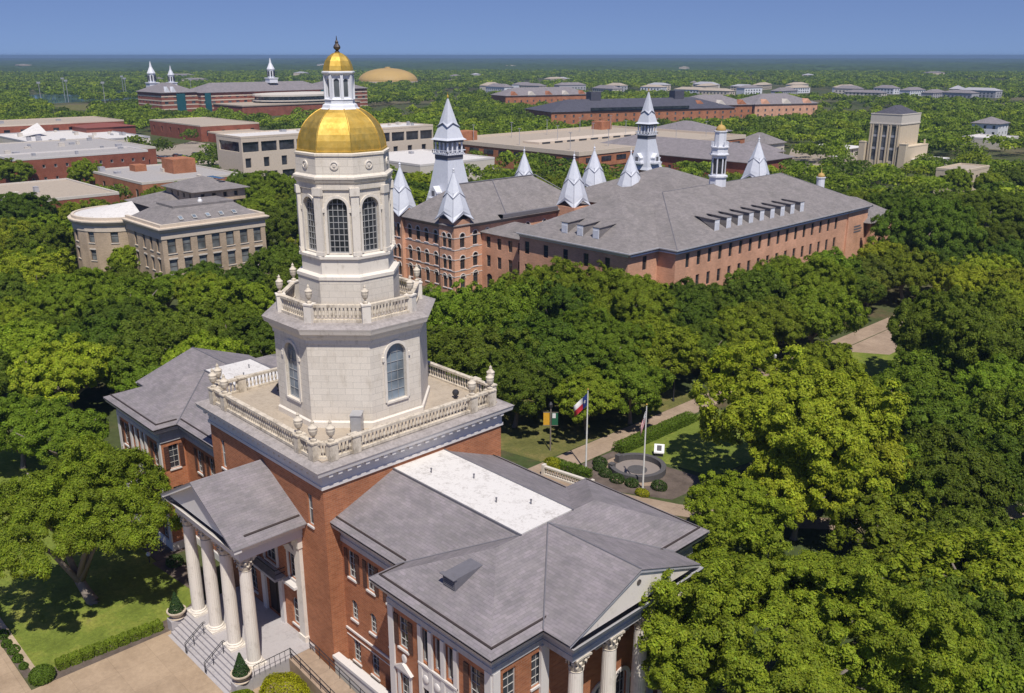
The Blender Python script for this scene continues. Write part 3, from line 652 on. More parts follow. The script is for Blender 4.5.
# ---- wings (mirrored about x=0)
EZ, RZ = 13.2, 15.56
def mirror(mb, s_):
    if s_ < 0: mb.v = [(-x, y, z) for x, y, z in mb.v]; mb.f = [tuple(reversed(f)) for f in mb.f]
    return mb
for s_ in (1, -1):
    wl = MB(); WH = 12.9
    def F(x0, y0, x1, y1, ops, style='sash', depth=.2):
        """wall from (x0,y0) to (x1,y1) given for the +X wing, left to right from outside; mirrored for the other"""
        L = math.hypot(x1 - x0, y1 - y0)
        if s_ > 0: facade(H, wl, (x0, y0, 0), ((x1 - x0) / L, (y1 - y0) / L), L, WH, ops, style, depth)
        else: facade(H, wl, (-x1, y1, 0), ((x1 - x0) / L, -(y1 - y0) / L), L, WH, [(L - o[2], o[1], L - o[0], *o[3:]) for o in ops], style, depth)
    wx = (1.25, 3.65, 6.1)
    def shut(xs, z0, z1, w): return wins(xs, z0, z1, w, False, 'shuttered')
    F(8.85, -7.55, 17.9, -7.55, shut(wx, 8.6, 10.9, .95) + wins(wx, 5.0, 6.7, .8, True, 'sash') + wins(wx, 1.2, 3.1, .95, False, 'sash'))
    F(17.9, -7.55, 17.9, -9.85, shut((1.15,), 8.5, 10.9, .95) + wins((1.15,), 4.3, 6.6, .95, False, 'sash'))
    px = 17.9
    F(17.9, -9.85, 28.1, -9.85, shut((1.55, 8.65), 8.5, 10.9, 1.0) + wins((3.85, 5.1, 6.35), 8.6, 11.1, .85, False, 'white_trim')
      + wins((1.55, 8.65), 4.3, 6.6, 1.0, False, 'pediment') + wins((3.85, 5.1, 6.35), 3.6, 6.6, .85, True, 'white_trim') + wins((1.55, 8.65), .9, 2.6, 1.0, False, 'sash'))
    F(28.1, -9.85, 28.1, 9.85, wins((1.4, 3.8, 15.9, 18.3), 8.5, 10.9, 1.05, False, 'sash') + wins((1.4, 3.8, 15.9, 18.3), 4.3, 6.8, 1.05, False, 'sash') + wins((7.6, 9.85, 12.1), 8.5, 10.9, 1.05, False, 'sash') + wins((7.6, 9.85, 12.1), 1.2, 5.2, 1.3, True, 'surround'))
    F(28.1, 9.85, 17.9, 9.85, shut((1.55, 8.65), 8.5, 10.9, 1.0) + shut((1.55, 8.65), 4.3, 6.8, 1.0))
    F(17.9, 9.85, 17.9, 7.55, []); F(17.9, 7.55, 8.85, 7.55, shut(wx, 8.6, 10.9, .95))
    wl.build('brick_wall', 'brick', H)
    path = [(8.86, -7.55), (17.9, -7.55), (17.9, -9.85), (28.1, -9.85), (28.1, -5.6), (30.6, -5.6), (30.6, 5.6), (28.1, 5.6), (28.1, 9.85), (17.9, 9.85), (17.9, 7.55), (8.86, 7.55)]
    c = MB(); c.sweep(path, [(0.0, 11.35), (.1, 11.35), (.1, 11.75), (.05, 11.76), (.05, 12.3), (.3, 12.42), (.35, 12.6), (.72, 12.68), (.82, 12.9), (.9, 13.05)], False); mirror(c, s_).build('cornice', 'trim_grey', H)
    c = MB(); c.sweep(path, [(.9, 13.05), (.9, 13.17), (.4, 13.36), (.2, 13.36)], False) if False else None
    bs = MB(); bs.sweep([(8.86, -7.55), (17.9, -7.55), (17.9, -9.85), (28.1, -9.85), (28.1, 9.85), (17.9, 9.85), (17.9, 7.55), (8.86, 7.55)], [(.12, 0), (.12, .75), (.02, .85)], False); mirror(bs, s_).build('base_course', 'trim', H)
    sc_ = MB(); sc_.box(8.87, -7.66, 3.75, 17.89, -7.553, 3.9); sc_.box(8.87, -7.60, 3.2, 17.89, -7.553, 3.27); mirror(sc_, s_).build('string_course', 'trim', H)
    for (x0, y0, x1, y1) in ((17.9, -9.98, 18.45, -9.853), (27.55, -9.98, 28.1, -9.853), (28.103, -9.85, 28.23, -9.3), (28.103, -5.9, 28.3, -5.2), (28.103, 5.2, 28.3, 5.9)): cp = MB(); cp.box(x0, y0, .86, x1, y1, 11.34); mirror(cp, s_).build('corner_pilaster', 'trim', H)
    # white centre bay between the triple windows
    cb = MB()
    for x in (21.15, 22.2, 23.45, 24.7): cb.box(x - (0 if x < 22 else .0), -10.02, 2.9, x + .35, -9.853, 11.34)
    cb.box(21.5, -9.95, 6.7, 24.7, -9.853, 8.5); cb.box(21.15, -10.06, 8.45, 25.05, -9.96, 8.6)
    for x in (21.85, 23.0, 24.25):
        q = MB().lathe([(.3, 0), (.3, .06), (.2, .1), (.02, .12)], 12); q.v = [(a + x, -9.95 - c_, b + 7.5) for a, b, c_ in q.v]; q.f = [tuple(reversed(f)) for f in q.f]; cb.add(q.v, q.f)
    mirror(cb, s_).build('stone_bay', 'trim', H)
    for x in (19.45, 26.55):
        q = MB().lathe([(.26, 0), (.26, .06), (.18, .1), (.02, .1)], 14); q.v = [(a + x, -9.853 - c_, b * 1.3 + 7.75) for a, b, c_ in q.v]; q.f = [tuple(reversed(f)) for f in q.f]; mirror(q, s_).build('medallion', 'trim', H)
    # roof
    rf = MB(); t = .05
    def rp(*pts): rf.slab(list(pts), t)
    for sy in (-1, 1):
        fl = (lambda L: L) if sy < 0 else (lambda L: L[::-1])
        Y = lambda y: -y * sy if False else y * (-sy) * -1
        for L in ([(8.86, -8.45, EZ), (17, -8.45, EZ), (23, -2.45, RZ), (8.86, -2.45, RZ)], [(17, -8.45, EZ), (17, -10.75, EZ), (23, -4.75, RZ), (23, -2.45, RZ)],
                  [(17, -10.75, EZ), (29, -10.75, EZ), (23, -4.75, RZ)], [(29, -10.75, EZ), (29, -6.5, EZ), (23, 0, RZ), (23, -4.75, RZ)],
                  [(29, -6.5, EZ), (31.2, -6.5, EZ), (31.2, 0, RZ), (23, 0, RZ)]):
            P = [(x, y * (1 if sy < 0 else -1), z) for x, y, z in L]; rp(*(P if sy < 0 else P[::-1]))
    mirror(rf, s_).build('roof', 'shingle', H)
    fr = MB(); fr.box(8.862, -2.5, RZ - .1, 22.95, 2.5, RZ + .06); mirror(fr, s_).build('flat_roof', 'membrane', H)
    ed = MB(); ed.box(8.87, -2.62, RZ - .1, 23.05, -2.502, RZ + .1); ed.box(8.87, 2.502, RZ - .1, 23.05, 2.62, RZ + .1)
    ed.tube([(23.05, 0, RZ + .03), (29, -6.5, EZ + .03)], .06, 5); ed.tube([(23.05, 0, RZ + .03), (29, 6.5, EZ + .03)], .06, 5); ed.tube([(23, -2.45, RZ + .02), (17, -8.45, EZ + .02)], .06, 5); ed.tube([(23.05, 0, RZ + .02), (31.15, 0, RZ + .02)], .05, 5)
    mirror(ed, s_).build('roof_flashing', 'lead', H)
    vp = MB()
    for x, y in ((11.5, -.9), (14.5, .8), (18.5, -.6), (20.4, 1.0)): vp.lathe([(.05, 0), (.05, .3), (.08, .31), (.08, .38)], 8, (x, y, RZ + .06))
    mirror(vp, s_).build('vent_pipe', 'lead', H)
    # eave gutters
    i_ = .5; sl_ = (RZ - EZ) / 6.0
    def gz(d): return EZ + sl_ * d + .012
    for a, b, nrm in (((8.9, -8.45), (17.35, -8.45), (0, 1)), ((17, -10.2), (17, -8.2), (1, 0)), ((17.5, -10.75), (28.5, -10.75), (0, 1)), ((29, -10.25), (29, -5.6), (-1, 0)), ((29, 10.25), (29, 5.6), (-1, 0)), ((17.5, 10.75), (28.5, 10.75), (0, -1)), ((8.9, 8.45), (17.35, 8.45), (0, -1))):
        P = []; gu = MB()
        for dd_, up in ((i_, 0), (i_ + .1, 0), (i_ + .1, .07), (i_, .07)):
            for e in (a, b): P.append((e[0] + nrm[0] * dd_, e[1] + nrm[1] * dd_, gz(dd_) + up))
        gu.add(P, [(0, 1, 3, 2), (2, 3, 5, 4), (4, 5, 7, 6), (6, 7, 1, 0), (0, 2, 4, 6), (1, 7, 5, 3)])
        mirror(gu, s_).build('gutter', 'gutter', H)
    # end portico
    for y in (-4.75, -1.6, 1.6, 4.75): corinthian(H, s_ * 30.15, y, 1.0, 11.35 - 1.0, .52)
    ef = MB(); ef.box(28.12, -5.8, 0, 31.1, 5.8, 1.0); ef.box(31.101, -5.0, 0, 31.6, 5.0, .66); ef.box(31.601, -5.0, 0, 32.1, 5.0, .33); mirror(ef, s_).build('portico_floor', 'granite', H)
    sf = MB(); sf.box(28.12, -5.55, 11.3, 30.55, 5.55, 11.45); mirror(sf, s_).build('portico_ceiling', 'trim', H)
    ty = MB(); ty.add([(31.0, -6.1, 13.06), (31.0, 6.1, 13.06), (31.0, 0, 15.35)], [(0, 1, 2)]); 
    for y0, y1, zc in ():
        pts = [(31.03, y0 + (y1 - y0) * k / 10, zc - .3 * (1 - ((k - 5) / 5) ** 2) + .2) for k in range(11)]; ty.tube(pts, .05, 6)
    mirror(ty, s_).build('tympanum', 'stone_plain', H)
    rd = MB().lathe([(.2, 0), (.2, .04), (.15, .05), (.15, .02)], 16); rd.v = [(31.0 + c_, a, b + 14.55) for a, b, c_ in rd.v]; mirror(rd, s_).build('round_vent', 'frame_dark', H)
    rr = MB()
    for sy in (-1, 1): rr.add([(31.14, sy * 6.45, EZ - .26), (31.14, 0, RZ - .3), (31.14, 0, RZ - .06), (31.14, sy * 6.45, EZ - .06), (30.9, sy * 6.45, EZ - .26), (30.9, 0, RZ - .3)], [(0, 1, 2, 3), (0, 4, 5, 1)])
    mirror(rr, s_).build('raking_cornice', 'trim_grey', H)
# little shed dormer on the near pavilion roof
dv = MB(); ZD = EZ + .393 * 2.2
dv.add([(22.1, -8.55, ZD), (23.3, -8.55, ZD), (23.3, -8.55, ZD + .85), (22.1, -8.55, ZD + .85), (22.1, -6.2, ZD + .93), (23.3, -6.2, ZD + .93)], [(0, 1, 2, 3), (3, 2, 5, 4), (0, 3, 4), (1, 5, 2)])
for k in range(5): dv.box(22.2, -8.59, ZD + .1 + k * .14, 23.2, -8.552, ZD + .16 + k * .14)
dv.box(22.0, -8.75, ZD + .85, 23.4, -8.45, ZD + .9)
dv.build('roof_vent', 'lead', H)
# access ramp and area wall by the tower foot
ra = MB(); ra.add([(6.02, -11.2, 0), (17.5, -11.2, 0), (17.5, -9.3, 0), (6.02, -9.3, 0), (6.02, -11.2, 1.19), (17.5, -11.2, .1), (17.5, -9.3, .1), (6.02, -9.3, 1.19)], [(4, 5, 6, 7), (0, 1, 5, 4), (1, 2, 6, 5), (2, 3, 7, 6), (3, 0, 4, 7)]); ra.build('ramp', 'walk', H)
rl = MB()
for y in (-11.1, -9.4):
    for dz in (.95, .55): rl.tube([(6.1, y, 1.2 + dz), (17.4, y, .1 + dz)], .035, 6)
    for k in range(9): x = 6.2 + k * 1.38; z0 = 1.2 - (x - 6.02) / 11.5 * 1.1; rl.tube([(x, y, z0), (x, y, z0 + .95)], .03, 6)
rl.tube([(6.1, -14.2, 2.1), (6.1, -11.1, 2.1)], .03, 6)
for k in range(8): rl.tube([(6.1, -14.2 + k * .44, 1.2), (6.1, -14.2 + k * .44, 2.1)], .02, 5)
rl.build('ramp_railing', 'iron', H)
aw = MB(); aw.box(9.0, -8.95, 0, 17.6, -8.55, 1.7); aw.box(8.9, -9.05, 1.702, 17.7, -8.45, 1.95); aw.build('area_wall', 'trim', H)
# roof terrace kit on the domed hall
ac = thing('rooftop_air_conditioner', 'small grey louvred air conditioner at the foot of the pale octagonal tower', 'air conditioner', (6.05, -3.75, 18.05), R(-45))
q = MB(); q.box(-.55, -.4, .25, .55, .4, 1.6); q.box(-.6, -.45, 1.602, .6, .45, 1.68); q.build('housing', 'steel', ac)
q = MB(); [q.box(-.5, -.44, .35 + k * .12, .5, -.402, .42 + k * .12) for k in range(10)]; q.build('grille', 'frame_dark', ac)
q = MB(); q.box(-.5, -.35, 0, -.4, .35, .25); q.box(.4, -.35, 0, .5, .35, .25); q.build('leg', 'iron', ac)
def flood(x, y, rz, label):
    t = thing('floodlight', label, 'floodlight', (x, y, 18.05), rz, 'floodlights on the brick tower terrace')
    q = MB(); q.lathe([(.18, 0), (.18, .05), (.05, .06), (.05, .3)], 8); q.build('stand', 'iron', t)
    q = MB(); q.lathe([(.12, -.2), (.28, .1), (.3, .25), (.02, .26)], 12); q.v = [(z, x_, y_ + .45) for x_, y_, z in q.v]; q.build('lamp_head', 'iron', t)
flood(-6.9, -2.2, 0, 'black floodlight on the terrace behind the left end of the front balustrade')
flood(-6.6, -3.3, .6, 'black floodlight by the left parapet, turned to the tower wall')
flood(5.6, 6.6, 2.4, 'black floodlight on the terrace at the right rear of the tower')

# ================================================================== small things in front of the hall
def topiary(x, y, label):
    t = thing('potted_topiary', label, 'potted plant', (x, y, 1.0), 0, 'potted cone topiaries by the front steps')
    q = MB(); q.lathe([(.5, 0), (.62, .05), (.42, .12), (.5, .25), (.72, .5), (.8, .62), (.8, .72), (.68, .72), (.66, .6)], 20); q.build('pot', 'terracotta', t)
    rng = np.random.default_rng(int(abs(x) * 10)); v = []; f = []
    for k in range(1500):
        h = rng.random() ** 1.3; a = rng.random() * 2 * pi; r = (.62 * (1 - h) + .03) * rng.uniform(.75, 1.06); p = np.array((r * cos(a), r * sin(a), .66 + 1.75 * h))
        n_ = np.array((cos(a), sin(a), .5)) + rng.normal(size=3) * .6; n_ /= np.linalg.norm(n_); u = np.cross(n_, (0, 0, 1)); u /= np.linalg.norm(u); w = np.cross(n_, u); s = .075
        b = len(v); v += [p - u * s, p - w * s * .6, p + u * s, p + w * s * .6]; f.append((b, b + 1, b + 2, b + 3))
    q = MB(); q.add(v, f); o = q.build('foliage', 'leaf', t); tint(o.data, np.full(len(f), 1.0)); o.color = (.05, .10, .03, 1)
def tint(me, val):
    """one grey/colour value per face, stored as a corner colour"""
    val = np.asarray(val, float)
    if val.ndim == 1: val = np.repeat(val[:, None], 3, 1)
    tot = np.zeros(len(me.polygons), int); me.polygons.foreach_get('loop_total', tot)
    c = np.ones((tot.sum(), 4)); c[:, :3] = np.repeat(val, tot, 0)
    a = me.color_attributes.new('tint', 'FLOAT_COLOR', 'CORNER'); a.data.foreach_set('color', c.ravel())
def quads_mesh(name, v, mat, tints):
    """v (n,4,3) quads -> mesh"""
    n = len(v); me = bpy.data.meshes.new(name)
    me.vertices.add(n * 4); me.vertices.foreach_set('co', np.ascontiguousarray(v, dtype=np.float32).ravel())
    me.loops.add(n * 4); me.loops.foreach_set('vertex_index', np.arange(n * 4, dtype=np.int32))
    me.polygons.add(n); me.polygons.foreach_set('loop_start', np.arange(0, n * 4, 4, dtype=np.int32))
    try: me.polygons.foreach_set('loop_total', np.full(n, 4, dtype=np.int32))
    except Exception: pass
    me.update(calc_edges=True); me.materials.append(M[mat]); tint(me, tints); return me
def leaf_quads(rng, P, Nrm, size, jitter=0.7, aspect=0.55):
    n = len(P); nn = Nrm + rng.normal(size=(n, 3)) * jitter; nn /= np.linalg.norm(nn, axis=1)[:, None]
    r = rng.normal(size=(n, 3)); u = np.cross(nn, r); u /= np.linalg.norm(u, axis=1)[:, None] + 1e-9; w = np.cross(nn, u)
    s = (size * rng.uniform(.65, 1.35, n))[:, None]
    return np.stack([P - u * s, P - w * s * aspect, P + u * s, P + w * s * aspect], 1)
topiary(-5.6, -15.0, 'cone topiary in a pale round pot at the far end of the portico steps')
topiary(5.6, -15.0, 'cone topiary in a pale round pot at the near end of the portico steps')

def shrub(name, pts_fn, n, size, color, label, cat, loc, group=None, seed=1, jitter=.55, rz=0):
    rng = np.random.default_rng(seed); P, Nn = pts_fn(rng, n); q = leaf_quads(rng, P, Nn, size, jitter)
    t = rng.uniform(.65, 1.3, n)
    o = link(name, quads_mesh(name, q, 'leaf', t), None, loc, rz); o.color = (*color, 1); return tag(o, label, cat, group)
def boxpts(lx, ly, lz, rnd=.12):
    def fn(rng, n):
        A = np.array((ly * lz * 2, lx * lz * 2, lx * ly)); pick = rng.choice(3, n, p=A / A.sum())
        P = np.stack([rng.uniform(-lx / 2, lx / 2, n), rng.uniform(-ly / 2, ly / 2, n), rng.uniform(0, lz, n)], 1); Nn = np.zeros((n, 3)); sg = rng.choice((-1, 1), n)
        m = pick == 0; P[m, 0] = sg[m] * lx / 2; Nn[m, 0] = sg[m]
        m = pick == 1; P[m, 1] = sg[m] * ly / 2; Nn[m, 1] = sg[m]
        m = pick == 2; P[m, 2] = lz; Nn[m, 2] = 1
        # inner fill so the shrub is opaque
        P *= rng.uniform(1 - rnd, 1.0, n)[:, None] ** .6; bump = .07 * np.sin(P[:, 0] * 5 + P[:, 1] * 4) * np.cos(P[:, 1] * 6 - P[:, 0] * 3); P += Nn * bump[:, None]
        return P, Nn
    return fn
def ellpts(rx, ry, rz, low=-.55):
    def fn(rng, n):
        d = rng.normal(size=(n * 2, 3)); d /= np.linalg.norm(d, axis=1)[:, None]; d = d[d[:, 2] > low][:n]
        while len(d) < n: e = rng.normal(size=(n, 3)); e /= np.linalg.norm(e, axis=1)[:, None]; d = np.concatenate([d, e[e[:, 2] > low]])[:n]
        P = d * np.array((rx, ry, rz)) * rng.uniform(.86, 1.02, n)[:, None]; P[:, 2] += rz * -low; return P, d
    return fn
HED = (.21, .28, .025)
for k in range(9):
    y = -23.9 + k * .93
    shrub('boxwood_shrub', boxpts(.95, .80, .72), 1500, .06, tuple(np.array(HED) * (0.9 + .2 * ((k * 37) % 10) / 10)), 'clipped square boxwood in the row edging the front lawn', 'shrub', (-6.85 + .045 * k, y, 0), 'row of clipped boxwoods edging the front lawn', 10 + k)
shrub('round_bush', ellpts(.95, .95, .72), 3200, .075, (.12, .19, .02), 'dark green ball shaped bush at the corner of the front lawn', 'shrub', (-6.35, -25.55, 0), None, 31)
for k, (x, y, r) in enumerate(((-14.4, -26.1, .6), (-12.9, -26.25, .5), (-11.6, -26.1, .6), (-10.2, -26.2, .5), (-8.9, -26.15, .42))):
    shrub('low_shrub', ellpts(r, r * .8, r * .6), 500, .08, (.10, .17, .02), 'straggly low shrub in the bed between lawn kerb and paving', 'shrub', (x, y, 0), 'straggly shrubs in the kerb bed', 40 + k, .9)
def mound(rx, ry, rz, seed):
    def fn(rng, n):
        P, d = ellpts(rx, ry, rz, -.2)(rng, n); a = np.sin(P[:, 0] * 2.2 + seed) * np.cos(P[:, 1] * 2.7 - seed); return P + d * (.12 * a)[:, None], d
    return fn
for k, (x, y, rx, ry) in enumerate(((8.5, -13.1, 2.35, 1.75), (7.6, -16.0, 1.5, 1.2), (12.6, -13.0, 2.2, 1.4), (9.6, -15.8, 1.2, 1.1))):
    shrub('yellow_green_hedge', mound(rx, ry, 1.25, k), 7500, .07, ((.36, .36, .012) if k != 1 else (.2, .26, .015)), ('bright yellow-green mounded hedge beside the portico floor and ramp', 'greener rounded bush in front of the bright yellow-green hedge', 'yellow-green hedge farther along the ramp by the brick wing', 'small yellow-green bush at the paving edge below the ramp')[k], 'hedge', (x, y, 0), None, 50 + k)
shrub('low_shrub', ellpts(.9, .8, .6), 900, .08, (.06, .11, .02), 'small green shrub by the left wing wall behind the front lawn', 'shrub', (-15.4, -10.9, 0), None, 61)
gl = thing('globe_lamp', 'small white globe lamp beside the path at the left wing corner', 'lamp', (-17.4, -12.5, 0)); q = MB(); q.tube([(0, 0, 0), (0, 0, .7)], .05, 8); q.build('post', 'iron', gl); q = MB(); q.smooth = True; q.lathe([(.02, .68), (.16, .74), (.22, .9), (.16, 1.06), (.02, 1.12)], 14); q.build('globe', 'pole', gl)

# ================================================================== memorial circle and flags behind the hall
FX, FY = 1.9, 37.0
mem = thing('memorial_ring', 'dark grey low ring wall round a paved memorial circle', 'memorial', (FX, FY, 0))
q = MB(); n = 44; a0, a1 = R(-128), R(172)
for k in range(n):
    a, b = a0 + (a1 - a0) * k / n, a0 + (a1 - a0) * (k + 1) / n; pts = [(2.75 * cos(a), 2.75 * sin(a)), (3.3 * cos(a), 3.3 * sin(a)), (3.3 * cos(b), 3.3 * sin(b)), (2.75 * cos(b), 2.75 * sin(b))]; q.prism(pts, 0, .72)
q.build('ring_wall', 'granite_dark', mem)
q = MB(); q.lathe([(2.74, 0), (2.74, .05)], 40); q.build('paved_floor', 'paving_grey', mem)
q = MB(); q.lathe([(1.15, .05), (1.15, .1), (.5, .12)], 32); q.build('centre_disc', 'granite_dark', mem)
for s_ in (R(-132), R(176)): MB().box(3.0 * cos(s_) - .32, 3.0 * sin(s_) - .32, 0, 3.0 * cos(s_) + .32, 3.0 * sin(s_) + .32, .92).build('end_pier', 'granite_dark', mem)
q = MB()
for k in range(24):
    a, b = R(-20) + R(250) * k / 24 + R(110), R(-20) + R(250) * (k + 1) / 24 + R(110); q.poly((3.35 * cos(a), 3.35 * sin(a), .02), (4.15 * cos(a), 4.15 * sin(a), .02), (4.15 * cos(b), 4.15 * sin(b), .02), (3.35 * cos(b), 3.35 * sin(b), .02))
q.build('paved_border', 'walk', mem)
pq = thing('memorial_plaque', 'white slanted stone plaque with dark panel behind the memorial ring', 'plaque', (1.2, 42.0, 0), R(36))
q = MB(); q.box(-.5, -.3, 0, .5, .3, .5); q.build('plinth', 'granite_dark', pq)
q = MB(); q.add([(-.6, -.5, .5), (.6, -.5, .5), (.6, .45, .5), (-.6, .45, .5), (-.6, -.5, .65), (.6, -.5, .65), (.6, .45, 1.35), (-.6, .45, 1.35)], [(4, 5, 6, 7), (0, 1, 5, 4), (1, 2, 6, 5), (2, 3, 7, 6), (3, 0, 4, 7)]); q.build('slab', 'flag_white', pq)
q = MB(); q.add([(-.28, -.33, .812), (.28, -.33, .812), (.28, .27, 1.255), (-.28, .27, 1.255)], [(0, 1, 2, 3)]); q.build('panel', 'granite_dark', pq)
def flagpole(x, y, h, label):
    t = thing('flagpole', label, 'flagpole', (x, y, 0), 0, 'white flagpoles by the memorial ring')
    q = MB(); q.tube([(0, 0, 0), (0, 0, h * .5), (0, 0, h)], [.11, .09, .06], 10); q.build('pole', 'pole', t)
    q = MB(); q.lathe([(.2, 0), (.2, .1), (.12, .2)], 12); q.build('base', 'steel', t)
    q = MB(); q.smooth = True; q.lathe([(.02, h), (.12, h + .06), (.12, h + .16), (.02, h + .22)], 10); q.build('ball', 'gold', t)
flagpole(-2.1, 32.5, 10.0, 'white flagpole nearer the brick tower, flying the blue white and red state flag')
flagpole(5.4, 33.6, 10.0, 'white flagpole in front of the memorial ring, with a drooping striped flag')
def flag(name, label, x, y, ztop, hoist, fly, droop, angle, patches, fold):
    """hanging cloth; patches = list of (part, material, u0, u1, v0, v1)"""
    t = thing(name, label, 'flag', (x, y, ztop), angle)
    def S(u, v): # u along fly, v down the hoist
        fx = fly * u * cos(droop); z = -hoist * v - fly * u * sin(droop); w = fold * sin(u * 9 + v * 2) * u
        return (.08 + fx, w + .25 * fold * sin(v * 5), z)
    for nm, mt, u0, u1, v0, v1 in patches:
        q = MB(); nu, nv = 10, 8; vs = [S(u0 + (u1 - u0) * i / nu, v0 + (v1 - v0) * j / nv) for j in range(nv + 1) for i in range(nu + 1)]
        vs2 = [(a, b + .012, c_) for a, b, c_ in vs]; L = len(vs)
        fs = [(j * (nu + 1) + i, j * (nu + 1) + i + 1, (j + 1) * (nu + 1) + i + 1, (j + 1) * (nu + 1) + i) for j in range(nv) for i in range(nu)]
        q.add(vs + vs2, fs + [tuple(L + k for k in reversed(f)) for f in fs]); q.smooth = True; q.build(nm, mt, t)
    return t, S
t, S = flag('state_flag', 'blue white and red flag with one white star hanging from the pole nearer the tower', -2.1, 32.5, 9.6, 1.5, 2.3, R(48), R(205), [('blue_field', 'blue', 0, .33, 0, 1), ('white_stripe', 'flag_white', .33, 1, 0, .5), ('red_stripe', 'red', .33, 1, .5, 1)], .22)
q = MB(); pts = []
for k in range(10): a = pi / 2 + k * pi / 5; r_ = .3 if k % 2 == 0 else .12; b = S(.165 + r_ * cos(a) * .35, .5 - r_ * sin(a) * .7); pts.append((b[0], b[1] - .02, b[2]))
q.poly(*pts); pts2 = [(x, y + .05, z) for x, y, z in pts]; q.poly(*pts2[::-1]); q.build('star', 'flag_white', t)
pp = [('canton', 'blue', 0, .42, 0, .54)]
for k in range(13):
    v0, v1 = k / 13, (k + 1) / 13; mt = 'red' if k % 2 == 0 else 'flag_white'; pp.append(('stripe', mt, .42 if v0 < .53 else 0, 1, v0, v1))
t, S = flag('national_flag', 'striped red and white flag with blue canton, drooping in front of the memorial ring', 5.4, 33.6, 9.4, 1.3, 2.0, R(76), R(215), pp, .2)
q = MB()
for j in range(5):
    for i in range(5 + (j % 2 == 0)): 
        b = S(.04 + i * .065 + (0 if j % 2 == 0 else .03), .05 + j * .105); q.box(b[0] - .03, b[1] - .02, b[2] - .03, b[0] + .03, b[1] + .035, b[2] + .03)
q.build('stars', 'flag_white', t)
bp_ = thing('banner_pole', 'wooden lamp post carrying a yellow and a green banner beside the walk', 'lamp post', (-8.9, 33.6, 0))
q = MB(); q.tube([(0, 0, 0), (0, 0, 5.6)], .09, 8); q.box(-.9, -.03, 3.3, .9, .03, 3.36); q.box(-.9, -.03, 5.0, .9, .03, 5.06); q.build('post', 'bark', bp_)
q = MB(); q.lathe([(.1, 5.6), (.24, 5.75), (.26, 6.1), (.12, 6.3), (.02, 6.4)], 10); q.build('lamp_head', 'iron', bp_)
bp_.rotation_euler.z = R(44)
q = MB(); q.box(-.88, -.015, 3.38, -.14, .015, 4.98); q.build('banner', 'yellow', bp_)
q = MB(); q.box(.14, -.015, 3.38, .88, .015, 4.98); q.build('banner', 'green', bp_); q = MB(); q.box(.2, -.025, 4.3, .6, .025, 4.9); q.build('banner_patch', 'flag_white', bp_)
def lamp_post(x, y, label):
    t = thing('lamp_post', label, 'lamp post', (x, y, 0), 0, 'lamp posts along the central walk')
    q = MB(); q.lathe([(.18, 0), (.18, .3), (.09, .5), (.07, 4.0)], 10); q.build('post', 'iron', t); q = MB(); q.lathe([(.1, 4.0), (.2, 4.15), (.24, 4.5), (.14, 4.65), (.02, 4.75)], 10); q.build('lamp_head', 'steel', t)
lamp_post(-8.6, 58.0, 'thin lamp post beyond the clipped hedge, left of the central walk')
lamp_post(-2.6, 74.0, 'thin lamp post right of the central walk, deeper under the trees')
shrub('long_hedge', boxpts(1.7, 15.5, 1.1, .2), 15000, .09, (.13, .20, .018), 'long low clipped hedge along the right side of the central walk', 'hedge', (-2.75, 46.6, 0), None, 71)
shrub('low_hedge', boxpts(5.6, 1.3, 1.0, .2), 5200, .09, (.12, .19, .018), 'low clipped hedge between the white balustrade and the flagpole', 'hedge', (-3.2, 30.9, 0), None, 72, rz=R(8))
shrub('yellow_bush', ellpts(1.3, .9, .85), 1800, .085, (.30, .31, .014), 'rounded yellow-green bush behind the white balustrade', 'shrub', (-5.2, 30.2, 0), None, 73)
shrub('yellow_bush', ellpts(.9, .6, .5), 1000, .085, (.32, .32, .014), 'small yellow-green bush at the foot of the right flagpole', 'shrub', (6.3, 32.4, 0), None, 74)
for k, (x, y, r, lab) in enumerate(((-2.0, 34.9, .8, 'dark shrub left of the memorial ring, nearest the walk'), (-1.2, 33.9, .7, 'dark shrub at the left front of the memorial ring'), (0.3, 33.2, .7, 'flowering shrub in front of the memorial ring, left of its middle'), (2.2, 33.0, .75, 'grey green shrub in front of the memorial ring, at its middle'), (4.0, 33.4, .7, 'grey green shrub in front of the memorial ring beside the right flagpole'), (6.6, 35.0, .8, 'spreading shrub at the right front of the memorial ring'))):
    shrub('garden_shrub', ellpts(r * 1.2, r, r * .8), 1000, .09, (.075, .12, .03), lab, 'shrub', (x, y, 0), None, 80 + k, .9)
wb = thing('garden_balustrade', 'white stone balustrade standing on the lawn just behind the hall roof', 'balustrade', (-4.6, 28.3, 0), math.atan2(.9, 6.0))
q = balustrade((0, 0), (6.2, 0), 0, 1.15); q.build('balusters', 'concrete_white', wb); q = MB(); q.box(-.35, -.3, 0, -.01, .3, 1.3); q.box(6.21, -.3, 0, 6.55, .3, 1.3); q.build('pier', 'concrete_white', wb)

